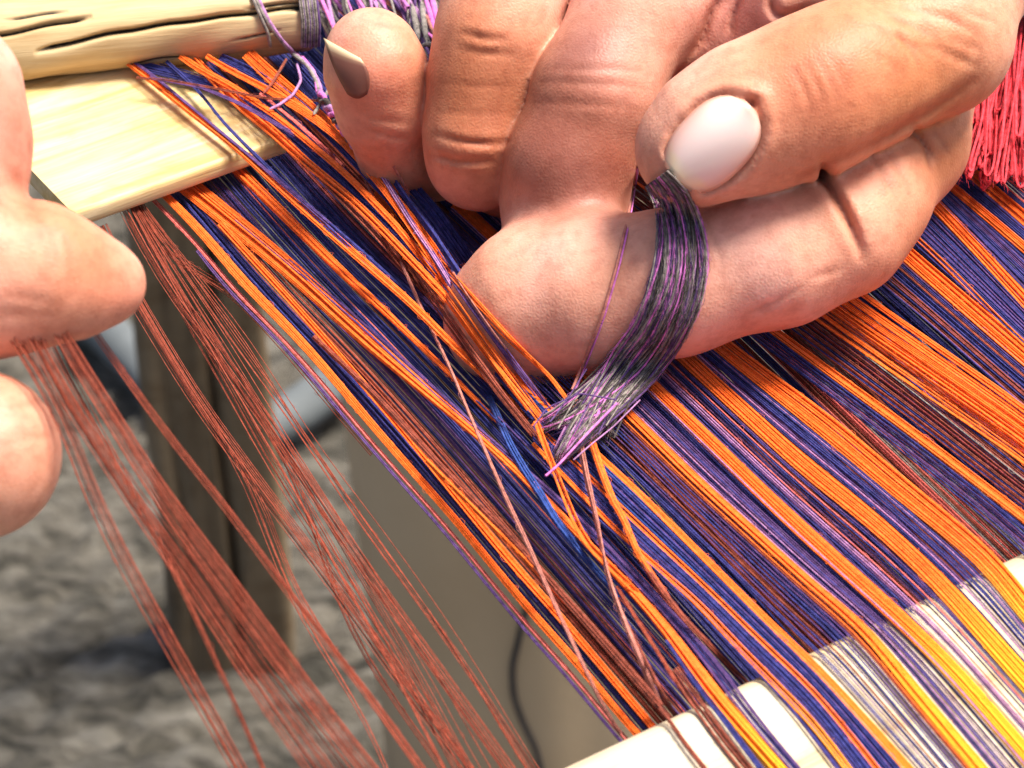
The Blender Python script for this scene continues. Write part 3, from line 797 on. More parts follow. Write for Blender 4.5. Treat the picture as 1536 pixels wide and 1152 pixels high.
# bed of the thumb nail
nc, na, nb = np.array([1071, 214.0]), np.array([-0.70, 0.714]), np.array([0.714, 0.70])
ell = [tuple(nc + na * 77 * math.cos(t) + nb * 56 * math.sin(t)) + (19,) for t in np.linspace(0.75, 2 * math.pi - 0.75, 15)]
groove(F, ell[:8], 0.7, 0.75, bulge=0.5, fade=False); groove(F, ell[7:], 0.7, 0.75, bulge=0.5, fade=False)
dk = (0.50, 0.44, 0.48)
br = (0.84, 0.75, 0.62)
stains_shade = [(1180, 110, 22, 12, br), (1280, 80, 20, 14, br), (1390, 60, 16, 15, br), (1400, 160, 8, 10, br), (1420, 210, 0, 8, br), (1350, 360, 4, 6, br), (1290, 425, 3, 7, br), (700, 60, -9, 10, br), (700, 150, -10, 9, br), (730, 250, -13, 8, (0.9, 0.78, 0.7)), (1010, 280, 12, 7, br), (1160, 500, 0, 6, br),(870, 75, -1, 7, dk), (800, 205, -1, 8, (0.66, 0.56, 0.56)), (870, 180, -1, 12, (0.86, 0.74, 0.7)), (850, 270, -1, 9, (0.62, 0.52, 0.52)), (920, 250, -2, 7, (0.6, 0.45, 0.42)), (915, 60, -2, 6, (0.85, 0.8, 0.82)),  # skin tones and stains, plus shade painted on undersides, ring and middle fingers
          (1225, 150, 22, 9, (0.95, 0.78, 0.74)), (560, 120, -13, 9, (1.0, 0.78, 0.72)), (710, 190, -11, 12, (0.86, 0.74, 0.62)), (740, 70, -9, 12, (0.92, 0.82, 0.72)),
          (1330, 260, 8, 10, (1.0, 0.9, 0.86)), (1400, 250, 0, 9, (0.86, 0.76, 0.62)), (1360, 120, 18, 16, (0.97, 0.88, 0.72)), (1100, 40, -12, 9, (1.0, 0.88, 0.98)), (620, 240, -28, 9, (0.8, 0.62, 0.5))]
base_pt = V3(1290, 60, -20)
hand, bvh = build_hand('hand', F, stains_shade, 'tanned hand with a big pale thumbnail, purple and grey yarn wound on its finger', base_pt)

def cast(px, py, bv=None, lift=0.0, default=None):
    r = rays(px, py); n = np.linalg.norm(r); r = r / n
    h = (bv or bvh).ray_cast(Vector(CAMPOS), Vector(r))
    if h[0] is None: return default
    return np.array(h[0]) - r * (lift / 1000.0), np.array(h[1])
def nail(grid_px, mat, lift, arch, freefun, parent, thick=0.35, bv=None, bed=None):
    """grid_px[i][j] pixel positions; i across the nail, j from the root to the free edge"""
    n, m = len(grid_px), len(grid_px[0])
    dep = np.full((n, m), np.nan)
    for i in range(n):
        for j in range(m):
            c = cast(grid_px[i][j][0], grid_px[i][j][1], bv)
            if c: dep[i, j] = (c[0] - CAMPOS) @ FWD
    # quadratic fit of the depth, so the plate is a clean curved sheet
    I, J = np.meshgrid(np.linspace(-1, 1, n), np.linspace(-1, 1, m), indexing='ij')
    ok = ~np.isnan(dep)
    Am = np.stack([np.ones_like(I), I, J, I * I, J * J, I * J], -1)
    co, *_ = np.linalg.lstsq(Am[ok], dep[ok], rcond=None)
    fit = Am @ co
    d = fit - lift / 1000.0 - arch / 1000.0 * (1 - I * I)
    V = np.zeros((n, m, 3))
    for i in range(n):
        for j in range(m):
            r = rays(grid_px[i][j][0], grid_px[i][j][1]); V[i, j] = CAMPOS + r * d[i, j]
    v = V.reshape(-1, 3)
    fc = np.array([(i * m + j, (i + 1) * m + j, (i + 1) * m + j + 1, i * m + j + 1) for i in range(n - 1) for j in range(m - 1)])
    o = mesh_obj('fingernail', v, fc, mat, parent)
    ca = o.data.attributes.new('free_edge', 'FLOAT', 'POINT')
    ca.data.foreach_set('value', np.array([freefun(i / (n - 1), j / (m - 1)) for i in range(n) for j in range(m)], np.float32))
    if bed is not None:
        o.data.attributes.new('rim', 'FLOAT', 'POINT').data.foreach_set('value', np.array([bed(i / (n - 1) * 2 - 1, j / (m - 1) * 2 - 1) for i in range(n) for j in range(m)], np.float32))
    so = o.modifiers.new('thickness', 'SOLIDIFY'); so.thickness = thick / 1000; so.offset = 0
    return o
g = []
for i in range(15):
    a = -1 + 2 * i / 14
    row = []
    for j in range(17):
        b = -1 + 2 * j / 16
        # a rounded square: root round, free edge a shallow curve
        ww = 55 * (1 - (0.96 * max(0, -b)) ** 2.6) ** 0.5 * (1 - (0.86 * max(0, b)) ** 2.6) ** 0.5
        ll = 78 - 3 * a * a 
        p = nc + nb * a * ww + na * b * ll
        row.append((p[0], p[1]))
    g.append(row)
nail(g, NAIL, 0.26, 0.55, lambda u, v: float(np.clip((v - 0.86 - 0.10 * (2 * u - 1) ** 2 * -1) / 0.05, 0, 1)), hand, bed=lambda a, b: float(np.clip(max(abs(a) ** 4, (max(0, -b)) ** 5 * 1.0) * 1.0 + 0.25 * (b + 1) / 2, 0, 1)))
q00, q10, q01, q11 = np.array([522, 141.]), np.array([553, 138.]), np.array([486, 57.]), np.array([541, 88.])
g = []
for i in range(11):
    a = i / 10; row = []
    for j in range(11):
        b = j / 10
        p = (q00 * (1 - a) + q10 * a) * (1 - b) + (q01 * (1 - a) + q11 * a) * b
        p = p + np.array([-3, 2]) * math.sin(math.pi * b) * (1 - a) + np.array([6, -3]) * math.sin(math.pi * b) * a + np.array([0, 8]) * math.sin(math.pi * a) * (1 - b)
        row.append(tuple(p))
    g.append(row)
nail(g, NAIL_D, 0.40, 0.15, lambda u, v: float(np.clip((v - 0.78) / 0.12, 0, 1)), hand, 0.25)

# --- the hand that holds the loose red threads
ZL = 68
F = Field((-102, -32, ZL - 45), (-42, 52, ZL + 32), 0.7)
big = lambda: np.full(F.n, 30.0, np.float32)
A = big(); chain(F, A, [(-260, 330, ZL, 17), (-120, 385, ZL + 2, 13.5), (-10, 410, ZL + 2, 10.6), (70, 414, ZL + 2, 8.5), (130, 424, ZL, 6.2), (166, 426, ZL - 1, 4.4)], 3)
B = big(); chain(F, B, [(-260, 60, ZL - 6, 13), (-80, 140, ZL - 3, 9.4), (-58, 215, ZL - 2, 8.6), (-66, 290, ZL, 8.6), (-150, 340, ZL, 10)], 3)
Cc = big(); chain(F, Cc, [(-280, 640, ZL - 8, 15), (-130, 690, ZL + 4, 12.6), (-36, 682, ZL + 4, 11.0)], 3)
f = smin(A, B, 1.4); f = smin(f, Cc, 0.6)
pm = big(); chain(F, pm, [(-300, 120, ZL - 18, 22), (-320, 600, ZL - 18, 22)], 6)
F.f = smin(f, pm, 6)
for (x0, y0, x1, y1) in ((60, 345, 75, 400), (72, 342, 88, 396), (95, 352, 108, 400), (-5, 300, 30, 330), (15, 440, 90, 455), (20, 610, 60, 600), (10, 660, 70, 652)):
    groove(F, [(x0, y0, ZL + 9), ((x0 + x1) / 2 + 3, (y0 + y1) / 2, ZL + 9), (x1, y1, ZL + 9)], 0.3, 0.6, bulge=0.06)
groove(F, [(10, 250, ZL + 8), (40, 300, ZL + 8), (60, 330, ZL + 9)], 0.6, 0.9)
groove(F, [(-30, 470, ZL + 9), (40, 470, ZL + 9), (90, 470, ZL + 8)], 0.3, 1.0)
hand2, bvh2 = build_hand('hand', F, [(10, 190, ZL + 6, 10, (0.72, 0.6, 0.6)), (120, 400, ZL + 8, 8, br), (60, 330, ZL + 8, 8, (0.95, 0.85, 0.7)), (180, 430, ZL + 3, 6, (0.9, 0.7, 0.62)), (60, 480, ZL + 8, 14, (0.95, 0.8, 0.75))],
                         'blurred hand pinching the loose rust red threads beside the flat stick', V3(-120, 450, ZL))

# ------------------------------------------------------------------ loose red threads held by that hand
red = empty('loose_threads', PL(350, 900, -6))
tag(red, 'sparse rust red threads fanning down from the pinching hand past the wooden post', 'threads')
def loose(poly, col, w, n, z0, z1, rad=0.16, jit=1.3, name=None, parent=None):
    """z0,z1: heights in mm over the warp plane at the two ends"""
    P = [tuple(q) + ((w,) if len(q) == 2 else ()) for q in poly]
    n = int(round(n * 1.45)) if n > 1 else n; rad = 0.072
    if P[-1][1] > 1100: P = onward(P, 320)
    Q = resample(P, 30); N = perp(Q); W = Q[:, 2] * 1.9; paths = []
    t = np.linspace(0, 1, 30)
    for k in range(n):
        f = (k + 0.5) / n - 0.5 + RNG.normal(0, 0.2) / n
        wob = RNG.normal(0, jit) * np.sin(np.linspace(0, 4, 30) + RNG.random() * 6)
        q = Q[:, :2] + N * (f * W + wob)[:, None]
        paths.append(PL(q[:, 0], q[:, 1], z0 + (z1 - z0) * t + RNG.normal(0, 0.5)))
    v, fc = fuzzy(paths, rad, 8)
    o = mesh_obj(name or NAME[col], v, fc, YARN[col], parent or red)
    if n > 3: o['kind'] = 'stuff'
    return o
loose([(10, 490, 8), (33, 524, 12), (83, 600, 12), (147, 764, 14), (200, 868, 15), (267, 985, 14), (357, 1148, 13), (390, 1210, 13)], 'rust', 12, 7, 52, -4)
loose([(40, 480, 10), (73, 544, 14), (117, 624, 14), (173, 704, 15), (213, 768, 17), (283, 858, 20), (333, 935, 20), (400, 1035, 24), (483, 1148, 30), (520, 1200, 30)], 'rust', 12, 10, 52, -4)
loose([(75, 470, 12), (107, 534, 14), (160, 611, 15), (213, 704, 15), (260, 768, 18), (307, 835, 20), (383, 935, 20), (467, 1051, 18), (545, 1152, 20), (580, 1195, 20)], 'rust', 12, 9, 52, -4)
loose([(60, 470), (100, 560), (147, 640), (190, 720), (238, 810), (280, 895), (320, 981), (393, 1148), (420, 1210)], 'rust', 6, 3, 40, -4)
loose([(110, 455), (147, 507), (200, 584), (257, 661), (343, 766), (417, 868), (512, 992), (579, 1075), (629, 1148), (670, 1205)], 'rust', 6, 4, 45, -5)
loose([(150, 340), (200, 453), (235, 497), (277, 577), (331, 650), (417, 766), (512, 891), (572, 981), (662, 1101), (700, 1152), (740, 1205)], 'rust', 12, 6, 1, -6)
loose([(172, 280), (205, 340), (249, 431), (303, 492), (345, 553), (411, 647), (512, 801), (565, 878), (645, 988), (725, 1101), (762, 1152), (800, 1205)], 'rust', 11, 6, 1, -6)
loose([(180, 270), (230, 335), (289, 420), (331, 481), (378, 549), (448, 642), (532, 771), (589, 848), (645, 925), (712, 1018), (785, 1131), (830, 1200)], 'rust', 5, 3, 1, -6)
loose([(190, 280), (235, 360), (270, 394), (341, 434), (378, 469), (430, 525), (500, 610), (560, 680)], 'rust', 7, 4, 0, -6)
loose([(188, 275), (222, 350), (265, 450), (330, 560), (400, 690), (470, 800), (540, 905), (610, 1010), (700, 1152), (730, 1200)], 'rust', 10, 4, 0, -6)
loose([(150, 340), (200, 453), (235, 497), (277, 577), (331, 650), (378, 716), (410, 780), (430, 868), (480, 940), (540, 1030), (626, 1148), (660, 1200)], 'rust', 5, 2, -3, -6)
loose([(150, 340), (200, 453), (235, 497), (277, 577), (331, 650), (370, 720), (400, 800), (430, 885), (480, 970), (540, 1059), (580, 1148), (600, 1200)], 'rust', 5, 2, -3, -6)
loose([(172, 280), (205, 340), (249, 431), (303, 492), (345, 553), (411, 647), (450, 735), (485, 830), (515, 930), (577, 1033), (661, 1148), (690, 1190)], 'rust', 6, 3, -3, -6)
for k in range(14):
    a = RNG.uniform(0, 1)
    loose([(176 + 20 * a, 276), (215 + 40 * a, 350 + 10 * a), (300 + 60 * a, 500 - 20 * a), (420 + 60 * a, 700 - 30 * a), (500 + 90 * a, 850 - 40 * a), (590 + 120 * a, 1010 - 30 * a), (660 + 150 * a, 1152), (690 + 160 * a, 1205)], 'rust', 6, 1, 1, -6)
loose([(185, 275, 4), (200, 310, 6), (215, 350, 8), (255, 420, 8)], 'dark', 6, 3, 0, -2)

# ------------------------------------------------------------------ skein on the finger
skein = empty('yarn_skein', V3(1015, 430, 12))
tag(skein, 'tangled purple and grey yarn skein looped over the index finger under the thumb', 'yarn')
SK = [(985, 268, 40), (1010, 300, 52), (1022, 350, 64), (1022, 400, 72), (1010, 450, 74), (985, 505, 70), (942, 560, 66), (898, 605, 52), (862, 650, 34), (840, 695, 12)]
Q = resample(SK, 44); N = perp(Q)
by = {}
for k in range(190):
    f = RNG.uniform(-0.5, 0.5); f2 = np.clip(f + RNG.normal(0, 0.38), -0.58, 0.58)
    ff = np.linspace(f, f2, 44) + 0.06 * np.sin(np.linspace(0, 5, 44) + RNG.random() * 6)
    i0 = 0; i1 = 44
    q = Q[:, :2] + N * (ff * Q[:, 2])[:, None]
    tg = np.array([(800, 636), (834, 702), (852, 684), (884, 662), (905, 655), (930, 640)][RNG.choice(6, p=[.14, .26, .18, .16, .14, .12])]) + RNG.normal(0, 7, 2)
    wt = np.clip((np.arange(44) - 26) / 17, 0, 1) ** 1.4
    q = q * (1 - wt)[:, None] + (tg + (q - q[-1]) * 0.12) * wt[:, None]
    lift = RNG.uniform(0.25, 2.2)
    dd = np.zeros(44)
    for j in range(44):
        c = cast(q[j, 0], q[j, 1], None, lift)
        pw = PL(q[j, 0], q[j, 1], 2.5 + lift - 9 * max(0, (j - 34) / 9) ** 2)
        dw = (pw - CAMPOS) @ FWD
        dd[j] = dw if c is None else min(dw, (c[0] - CAMPOS) @ FWD)
    for _ in range(5):
        sm = dd.copy(); sm[1:-1] = 0.5 * dd[1:-1] + 0.25 * (dd[:-2] + dd[2:]); dd = np.minimum(sm, dd + 0.0005)
    P = CAMPOS + rays(q[:, 0], q[:, 1]) * dd[:, None]
    col = ('grey', 'purple', 'grey', 'purple', 'lilac', 'dark', 'dark', 'magenta', 'grey', 'purple')[RNG.integers(10)]
    by.setdefault(col, []).append(P[i0:i1])
for c, paths in by.items():
    v, fc = fuzzy(paths, 0.14, 40, (1.0, 4.0))
    o = mesh_obj(NAME[c].replace('band', 'strand'), v, fc, YARN[c], skein); o['kind'] = 'stuff'
def strand(poly, col, rad, lift, parent, bv=None, hplane=3.0, m=40, name=None):
    q = resample(poly, m); P = []
    dd = []
    for x, y in q[:, :2]:
        c = cast(x, y, bv, lift); dw = (PL(x, y, hplane) - CAMPOS) @ FWD
        dd.append(dw if c is None else min(dw, (c[0] - CAMPOS) @ FWD))
    dd = np.array(dd)
    for _ in range(3): dd[1:-1] = 0.5 * dd[1:-1] + 0.25 * (dd[:-2] + dd[2:])
    P = CAMPOS + rays(q[:, 0], q[:, 1]) * dd[:, None]
    v, fc = tubes([P], [rad * 1e-3])
    return mesh_obj(name or NAME[col], v, fc, YARN[col], parent)
strand([(955, 250), (950, 275), (943, 320), (925, 400), (902, 480), (875, 545), (858, 585)], 'rose', 0.24, 0.6, skein)
strand([(957, 252), (953, 280), (946, 325), (929, 400), (905, 480), (880, 545), (862, 588)], 'magenta', 0.16, 0.5, skein)
strand([(925, 605), (885, 646), (858, 675), (838, 697), (818, 714)], 'magenta', 0.2, 0.5, skein, None, 6.5)
strand([(960, 600), (920, 640), (885, 668), (860, 690)], 'lilac', 0.12, 0.5, skein, None, 5.5)
strand([(925, 600), (870, 590), (820, 612), (800, 640)], 'purple', 0.12, 0.5, skein, None, 6)
for k in range(9):
    x0 = 880 + 12 * k
    strand([(x0, 560 + RNG.uniform(-10, 10)), (x0 - 30, 600), (x0 - 55, 640 + RNG.uniform(-15, 20))], ('purple', 'grey', 'dark')[k % 3], 0.12, 0.6, skein, None, 5)

# warp strands that lie over the tip of the index finger
def drape(poly, col, w, n, hp=2.5, rad=0.13):
    n = int(n * 1.3); HP = dip(hp, -7, 40, 0.78)
    P0 = resample([tuple(q) + (w,) for q in poly], 40); N_ = perp(P0); paths = []
    for k in range(n):
        f = (k + 0.5) / n - 0.5
        q = P0[:, :2] + N_ * (f * P0[:, 2] * RNG.uniform(0.8, 1.3) + RNG.normal(0, 1.6) * np.sin(np.linspace(0, 5, 40) + k * 1.7))[:, None]
        dd = []; lf = RNG.uniform(0.15, 1.1); up_ = RNG.normal(0, 0.9)
        for (x, y), hq in zip(q, HP):
            c = cast(x, y, None, lf); dw = (PL(x, y, hq + up_) - CAMPOS) @ FWD
            dd.append(dw if c is None else min(dw, (c[0] - CAMPOS) @ FWD))
        dd = np.array(dd)
        for _ in range(25):
            sm = dd.copy(); sm[1:-1] = 0.5 * dd[1:-1] + 0.25 * (dd[:-2] + dd[2:]); dd = np.minimum(sm, dd)
        paths.append(CAMPOS + rays(q[:, 0], q[:, 1]) * dd[:, None])
    v, fc = tubes(paths, [rad * 1e-3] * n)
    o = mesh_obj(NAME[col], v, fc, YARN[col], warp)
    if n > 3: o['kind'] = 'stuff'
drape([(560, 290), (620, 372), (668, 440), (720, 512), (770, 578), (815, 635), (850, 690)], 'orange', 13, 8)
drape([(600, 300), (655, 385), (700, 450), (760, 530), (815, 600), (850, 650)], 'purple', 8, 4)
drape([(640, 370), (700, 440), (765, 510), (825, 565), (862, 615), (880, 660)], 'orange', 7, 4)
drape([(560, 320), (630, 420), (690, 505), (750, 590), (800, 650), (850, 710)], 'brown', 14, 5)
drape([(590, 250), (640, 340), (690, 430), (740, 500), (800, 575), (850, 640)], 'rose', 4, 2)

# ------------------------------------------------------------------ yarn hank behind the little finger, strands over the rod, twisted cord
hank = empty('yarn_hank', PL(580, 10, 6))
tag(hank, 'tangled hank of grey and pink yarn behind the little finger at the rod end', 'yarn')
by = {}
for k in range(95):
    x0 = RNG.uniform(462, 690); y0 = RNG.uniform(-60, -20); ln = RNG.uniform(60, 170); sl = RNG.uniform(0.15, 0.75)
    c1 = RNG.normal(0, 14)
    q = resample([(x0, y0), (x0 + ln * sl * 0.5 + c1, y0 + ln * 0.5), (x0 + ln * sl, y0 + ln)], 16)
    q = q[q[:, 1] < 110]
    if len(q) < 5: continue
    P = PL(q[:, 0], q[:, 1], 3 + RNG.uniform(0, 7) + 1.5 * np.sin(np.linspace(0, 5, len(q)) + RNG.random() * 5))
    col = ('grey', 'grey', 'grey', 'lilac', 'magenta', 'purple', 'dark')[RNG.integers(7)]
    by.setdefault(col, []).append(P)
for c, paths in by.items():
    v, fc = tubes(paths, [0.26e-3 * RNG.uniform(0.7, 1.5) for _ in paths])
    o = mesh_obj(NAME[c].replace('band', 'strand'), v, fc, YARN[c], hank); o['kind'] = 'stuff'
for (a, b, c, r) in (((618, 5), (628, 62), 'grey', 0.55), ((632, 0), (640, 66), 'grey', 0.5), ((636, -10), (655, 55), 'magenta', 0.45), ((646, -10), (658, 40), 'magenta', 0.5), ((638, 20), (655, 60), 'rose', 0.35)):
    P = PL(np.linspace(a[0], b[0], 8), np.linspace(a[1], b[1], 8), 12.0)
    v, fc = tubes([P], [r * 1e-3], 8); mesh_obj('twisted_strand', v, fc, YARN[c], hank)
P = PL(np.linspace(632, 653, 6), np.linspace(67, 66, 6), 12.5)
v, fc = tubes([P], [0.45e-3], 8); mesh_obj('twisted_strand', v, fc, YARN['grey'], hank)

tie = empty('tie_cord', PL(470, 110, 8))
tag(tie, 'twisted purple and grey cord knotted from the rod end down to the little finger', 'cord')
def rod_lift(x, y, lift):
    # height over the rod's surface where the strand crosses it
    r = rays(x, y); r = r / np.linalg.norm(r)
    w0 = CAMPOS - RA; a = r - (r @ rd) * rd; b = w0 - (w0 @ rd) * rd
    A2 = a @ a; B2 = 2 * a @ b; C2 = b @ b - ((R0 + lift) / 1000) ** 2
    dsc = B2 * B2 - 4 * A2 * C2
    pl = PL(x, y, 9.5)
    if dsc > 0:
        t = (-B2 - math.sqrt(dsc)) / (2 * A2); p = CAMPOS + r * t
        if (p - RA) @ rd * 1000 < RL + 1: return p
    return pl
def over_rod(poly, col, rad, lift=0.4):
    q = resample(poly, 40); P = np.array([rod_lift(x, y, lift) for x, y in q[:, :2]])
    for _ in range(2): P[1:-1] = 0.5 * P[1:-1] + 0.25 * (P[:-2] + P[2:])
    v, fc = tubes([P], [rad * 1e-3], 6); mesh_obj('yarn_strand', v, fc, YARN[col], tie)
for k in range(16):
    x0 = 452 + 1.6 * k + RNG.normal(0, 1)
    over_rod([(x0 - 6, -40), (x0 - 2, 0), (x0 + 2, 35), (x0 + 1, 72)], ('grey', 'dark', 'grey', 'purple')[k % 4], 0.26, 0.3)
over_rod([(376, -10), (390, 22), (402, 50), (406, 72)], 'grey', 0.32)
over_rod([(380, -10), (398, 28), (420, 60), (440, 82), (462, 98), (476, 125), (480, 150)], 'grey', 0.36)
over_rod([(384, -10), (402, 30), (424, 62), (446, 84), (468, 103), (481, 128), (484, 158)], 'lilac', 0.34)
over_rod([(432, 75), (452, 84), (472, 108), (476, 140)], 'magenta', 0.3)
over_rod([(445, 95), (452, 120), (440, 142), (418, 158), (404, 164)], 'lilac', 0.26)
over_rod([(430, 88), (420, 105), (408, 125), (395, 140)], 'brown', 0.26)
over_rod([(500, 120), (490, 140), (478, 160), (470, 172)], 'grey', 0.3)
# twisted cord under the little finger
cen = resample([(478, 140), (497, 168), (520, 200), (540, 228), (560, 262)], 80)
for s, col in ((0, 'lilac'), (2.1, 'dark'), (4.2, 'magenta')):
    P = PL(cen[:, 0], cen[:, 1], dip(10.5, -6, 80, 0.6))
    a = np.linspace(0, 26, 80) + s
    P = P + 0.7e-3 * (np.cos(a)[:, None] * UP * 1.0 + np.sin(a)[:, None] * FWD)
    v, fc = tubes([P], [0.5e-3], 7); mesh_obj('yarn_strand', v, fc, YARN[col], tie)

# ------------------------------------------------------------------ red tassel and the blue cloth at the right
tas = empty('red_tassel', PL(1510, 120, 10))
tag(tas, 'bright red yarn tassel hanging behind the wrist over the orange threads', 'tassel')
for k in range(150):
    x0 = RNG.uniform(1478, 1585); y0 = RNG.uniform(-40, 30); ln = RNG.uniform(150, 290)
    lean = -0.10 - 0.32 * np.clip((1540 - x0) / 60, 0, 1) * RNG.random()
    t = np.linspace(0, 1, 16); am = RNG.uniform(4, 12); ph = RNG.random() * 6.3
    down = np.stack([x0 + lean * ln * t + am * np.sin(t * RNG.uniform(4, 8) + ph) * t, y0 + ln * t], 1)
    down = down[down[:, 1] < 285]
    w_ = RNG.uniform(5, 15); back = down[::-1][: RNG.integers(4, 10)] + np.array([w_, -4.0])
    q = resample(np.concatenate([down, down[-1:] + np.array([w_ * 0.5, 7.0]), back]), 40)
    P = PL(q[:, 0], q[:, 1], 4 + RNG.uniform(0, 9) - 3 * np.linspace(0, 1, len(q)) + 0.6 * np.sin(np.linspace(0, 6, 40) + ph))
    v, fc = fuzzy([P], 0.23 * RNG.uniform(0.75, 1.3), 26, (1.0, 3.0))
    mesh_obj('red_strand', v, fc, YARN['red'], tas)
for (poly, c) in (([(1442, 180), (1448, 205), (1456, 235)], 'grey'), ([(1436, 205), (1440, 222), (1446, 240)], 'magenta'), ([(1448, 180), (1454, 208), (1462, 240)], 'dark'), ([(1430, 200), (1436, 220), (1440, 236)], 'magenta')):
    q = resample(poly, 14); P = PL(q[:, 0], q[:, 1], 4.0); v, fc = tubes([P], [0.5e-3], 7); mesh_obj('yarn_strand', v, fc, YARN[c], tas)
cm, n, b = new_mat('blue_woven_cloth')
oc = objcoord(n); vo = node(n, 'ShaderNodeTexVoronoi'); vo.inputs['Scale'].default_value = 420; n.links.new(oc, vo.inputs['Vector'])
r = ramp(n, vo.outputs['Distance'], [(0.2, (0.02, 0.10, 0.20)), (0.45, (0.05, 0.2, 0.32)), (0.62, (0.6, 0.66, 0.68))]); n.links.new(r.outputs[0], b.inputs['Base Color'])
b.inputs['Roughness'].default_value = 0.8; bump(n, b, vo.outputs['Distance'], 0.6, 0.001)
gx, gy = np.meshgrid(np.linspace(1492, 1700, 40), np.linspace(-160, 26, 30), indexing='ij')
gy2 = gy + 0.10 * (1536 - gx) * np.linspace(0, 1, 30)[None]
hh = 16 + 1.5 * np.sin(gx / 23) + 1.2 * np.sin(gy / 17 + gx / 40)
P = PL(gx, gy2, hh).reshape(-1, 3)
fc = np.array([(i * 30 + j, (i + 1) * 30 + j, (i + 1) * 30 + j + 1, i * 30 + j + 1) for i in range(39) for j in range(29)])
cl = mesh_obj('blue_cloth', P, fc, cm, None, True, loc=PL(1560, 0, 14)); so = cl.modifiers.new('thickness', 'SOLIDIFY'); so.thickness = 0.0015
tag(cl, 'blue and white woven cloth edge beside the wrist above the red tassel', 'cloth')

# ------------------------------------------------------------------ ground and the things below the warp
gm, n, b = new_mat('rough_stone_ground')
oc = objcoord(n, (1, 2.6, 1), (0, 0, 0.5))
a1 = noise(n, 36, 6, 0.7, oc, 0.8); a2 = noise(n, 140, 4, 0.6, oc)
r = ramp(n, a1.outputs['Fac'], [(0.38, (0.026, 0.024, 0.018)), (0.5, (0.092, 0.082, 0.066)), (0.62, (0.150, 0.138, 0.118))])
mx = node(n, 'ShaderNodeMix', data_type='RGBA', blend_type='MULTIPLY'); mx.inputs[0].default_value = 0.5
r2 = ramp(n, a2.outputs['Fac'], [(0.3, (0.55, 0.55, 0.5)), (0.65, (1.1, 1.1, 1.1))])
n.links.new(r.outputs[0], mx.inputs[6]); n.links.new(r2.outputs[0], mx.inputs[7]); n.links.new(mx.outputs[2], b.inputs['Base Color'])
b.inputs['Roughness'].default_value = 0.95; bump(n, b, a1.outputs['Fac'], 0.8, 0.012)
gc = GR(250, 900)
def axis(c, lo, hi):
    fine = np.linspace(c - 0.45, c + 0.45, 230)
    return np.concatenate([np.linspace(lo, c - 0.5, 12), fine, np.linspace(c + 0.5, hi, 12)])
xs, ys = axis(gc[0], -20, 20), axis(gc[1], -20, 20)
X, Y = np.meshgrid(xs, ys, indexing='ij')
def vnoise(x, y, s, seed):
    g = np.random.default_rng(seed).random((64, 64)); x = x * s; y = y * s
    xi, yi = np.floor(x).astype(int), np.floor(y).astype(int); u, v_ = x - xi, y - yi
    u = u * u * (3 - 2 * u); v_ = v_ * v_ * (3 - 2 * v_)
    G = lambda i, j: g[i % 64, j % 64]
    return (G(xi, yi) * (1 - u) + G(xi + 1, yi) * u) * (1 - v_) + (G(xi, yi + 1) * (1 - u) + G(xi + 1, yi + 1) * u) * v_
rx, ry = 0.87 * X + 0.5 * Y, -0.5 * X + 0.87 * Y
fade = np.clip((0.5 - np.maximum(abs(X - gc[0]), abs(Y - gc[1]))) / 0.08, 0, 1)
Z = fade * (0.005 * vnoise(rx, ry * 2.2, 16, 1) + 0.009 * vnoise(rx, ry * 3.4, 44, 2) + 0.007 * vnoise(rx, ry * 1.6, 120, 3) - 0.012)
v = np.stack([X, Y, Z], -1).reshape(-1, 3); ny_ = len(ys)
fc = np.array([(i * ny_ + j, (i + 1) * ny_ + j, (i + 1) * ny_ + j + 1, i * ny_ + j + 1) for i in range(len(xs) - 1) for j in range(ny_ - 1)])
g = mesh_obj('ground', v, fc, gm); tag(g, 'rough grey stone ground below the loom', None, None, 'structure')

# post
pb = GR(345, 955)
dpt = (pb - CAMPOS) @ FWD; pw = 178 / FPX * dpt
hgt = 0.30; secs = []
for t in np.linspace(0, 1, 40):
    wv = pw * 1000 * (1.03 - 0.04 * t + 0.012 * math.sin(t * 17)); x0 = -4 * t + 1.2 * math.sin(t * 9)
    ring_ = []
    for (x, y) in rrect(wv, 34, 4, 5): ring_.append((x + x0, y, -12 + t * hgt * 1000))
    # split down the front face
    secs.append(np.array(ring_))
# subdivide the front face so the split can be pressed in
pts = []
for sct in secs:
    k = len(sct); row = []
    for j in range(k):
        a, b2 = sct[j], sct[(j + 1) % k]; nn = 14 if np.linalg.norm(b2 - a) > 12 else 1
        for q in range(nn): row.append(a + (b2 - a) * q / nn)
    row = np.array(row)
    xr = row[:, 0] - 2 - 1.5 * math.sin(row[0, 2] / 30)
    front_ = row[:, 1] < -10
    row[:, 1] += np.where(front_, 9 * np.exp(-(xr / 1.3) ** 2) + 3 * np.exp(-((xr + 17) / 1.6) ** 2) * (0.5 + 0.5 * math.sin(row[0, 2] / 40)), 0)
    pts.append(row)
v, f = loft(pts)
post = framed('wooden_post', v, f, WOOD_POST, pb, (1, 0.16, 0)); auto_smooth(post, 60)
tag(post, 'short weathered brown wooden post with a dark split standing on the stone ground', 'post')

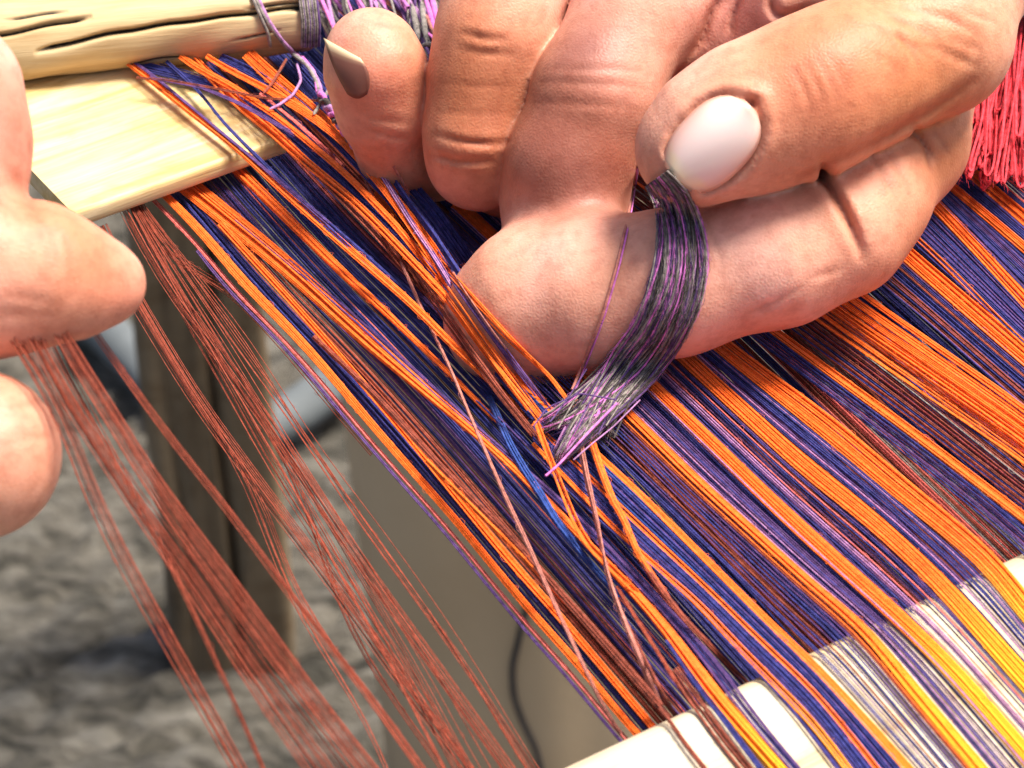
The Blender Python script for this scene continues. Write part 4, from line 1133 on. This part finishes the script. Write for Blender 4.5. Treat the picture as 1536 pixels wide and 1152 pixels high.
# grey hose behind the post
hm, n, b = new_mat('grey_hose'); b.inputs['Base Color'].default_value = (0.17, 0.185, 0.19, 1); b.inputs['Roughness'].default_value = 0.85
oc = objcoord(n); a1 = noise(n, 60, 3, 0.5, oc); r = ramp(n, a1.outputs['Fac'], [(0.3, (0.075, 0.086, 0.092)), (0.7, (0.115, 0.128, 0.134))]); n.links.new(r.outputs[0], b.inputs['Base Color'])
q = resample([(20, 400), (110, 455), (190, 525), (250, 590), (310, 640), (370, 655), (430, 628), (490, 585), (560, 525), (640, 470)], 60)
for _ in range(6): q[1:-1] = 0.5 * q[1:-1] + 0.25 * (q[:-2] + q[2:])
P = GR(q[:, 0], q[:, 1], 0.012); v, fc = tubes([P], [0.0095], 20)
ho = mesh_obj('grey_hose', v, fc, hm, None, True, loc=GR(330, 640)); tag(ho, 'smooth grey hose curving on the stone ground behind the wooden post', 'hose')

# cloth sack
sm_, n, b = new_mat('grey_brown_cloth')
oc = objcoord(n); a1 = noise(n, 9, 4, 0.55, oc); a2 = noise(n, 800, 2, 0.5, oc)
r = ramp(n, a1.outputs['Fac'], [(0.3, (0.46, 0.32, 0.18)), (0.7, (0.56, 0.41, 0.25))]); n.links.new(r.outputs[0], b.inputs['Base Color'])
b.inputs['Roughness'].default_value = 0.95; bump(n, b, a2.outputs['Fac'], 0.3, 0.001)
sb = GR(800, 1330)
sd_ = (sb - CAMPOS) @ FWD; SC = sd_ / FPX     # metres per pixel there
nz_, na_ = 60, 120; v = []
for i in range(nz_):
    t = i / (nz_ - 1); z = t * 0.40
    r0 = SC * (205 + 55 * t + 30 * math.sin(t * 3.1)) * (1 if t < 0.93 else math.sqrt(max(0.02, 1 - ((t - 0.93) / 0.075) ** 2)))
    for j in range(na_):
        th = j / na_ * 2 * math.pi
        rr = r0 * (1 + 0.03 * math.sin(3 * th + 4 * t) + 0.018 * math.sin(7 * th - 5 * t + 1) + 0.008 * math.sin(13 * th + 9 * t))
        v.append((sb[0] + rr * math.cos(th), sb[1] + 0.02 + 0.75 * rr * math.sin(th), z))
f = [(i * na_ + j, i * na_ + (j + 1) % na_, (i + 1) * na_ + (j + 1) % na_, (i + 1) * na_ + j) for i in range(nz_ - 1) for j in range(na_)]
f += [tuple(range(na_))[::-1], tuple((nz_ - 1) * na_ + j for j in range(na_))]
sack = mesh_obj('cloth_sack', v, f, sm_, None, True, loc=sb); tag(sack, 'large smooth grey-brown cloth sack standing on the ground below the warp edge', 'sack')
bs = BVHTree.FromPolygons([Vector(x) for x in v], f)
q = resample([(800, 880), (785, 930), (778, 960), (768, 1000), (770, 1045), (785, 1085), (805, 1125), (815, 1170)], 40); P = []
for x, y in q[:, :2]:
    c = cast(x, y, bs, 0.8)
    if c: P.append(c[0])
if len(P) > 5:
    v, fc = tubes([np.array(P)], [0.0011], 8); cd = mesh_obj('thin_cord', v, fc, YARN['dark'], None, True, loc=P[len(P) // 2])
    tag(cd, 'thin dark wavy cord hanging down the front of the grey-brown sack', 'cord')
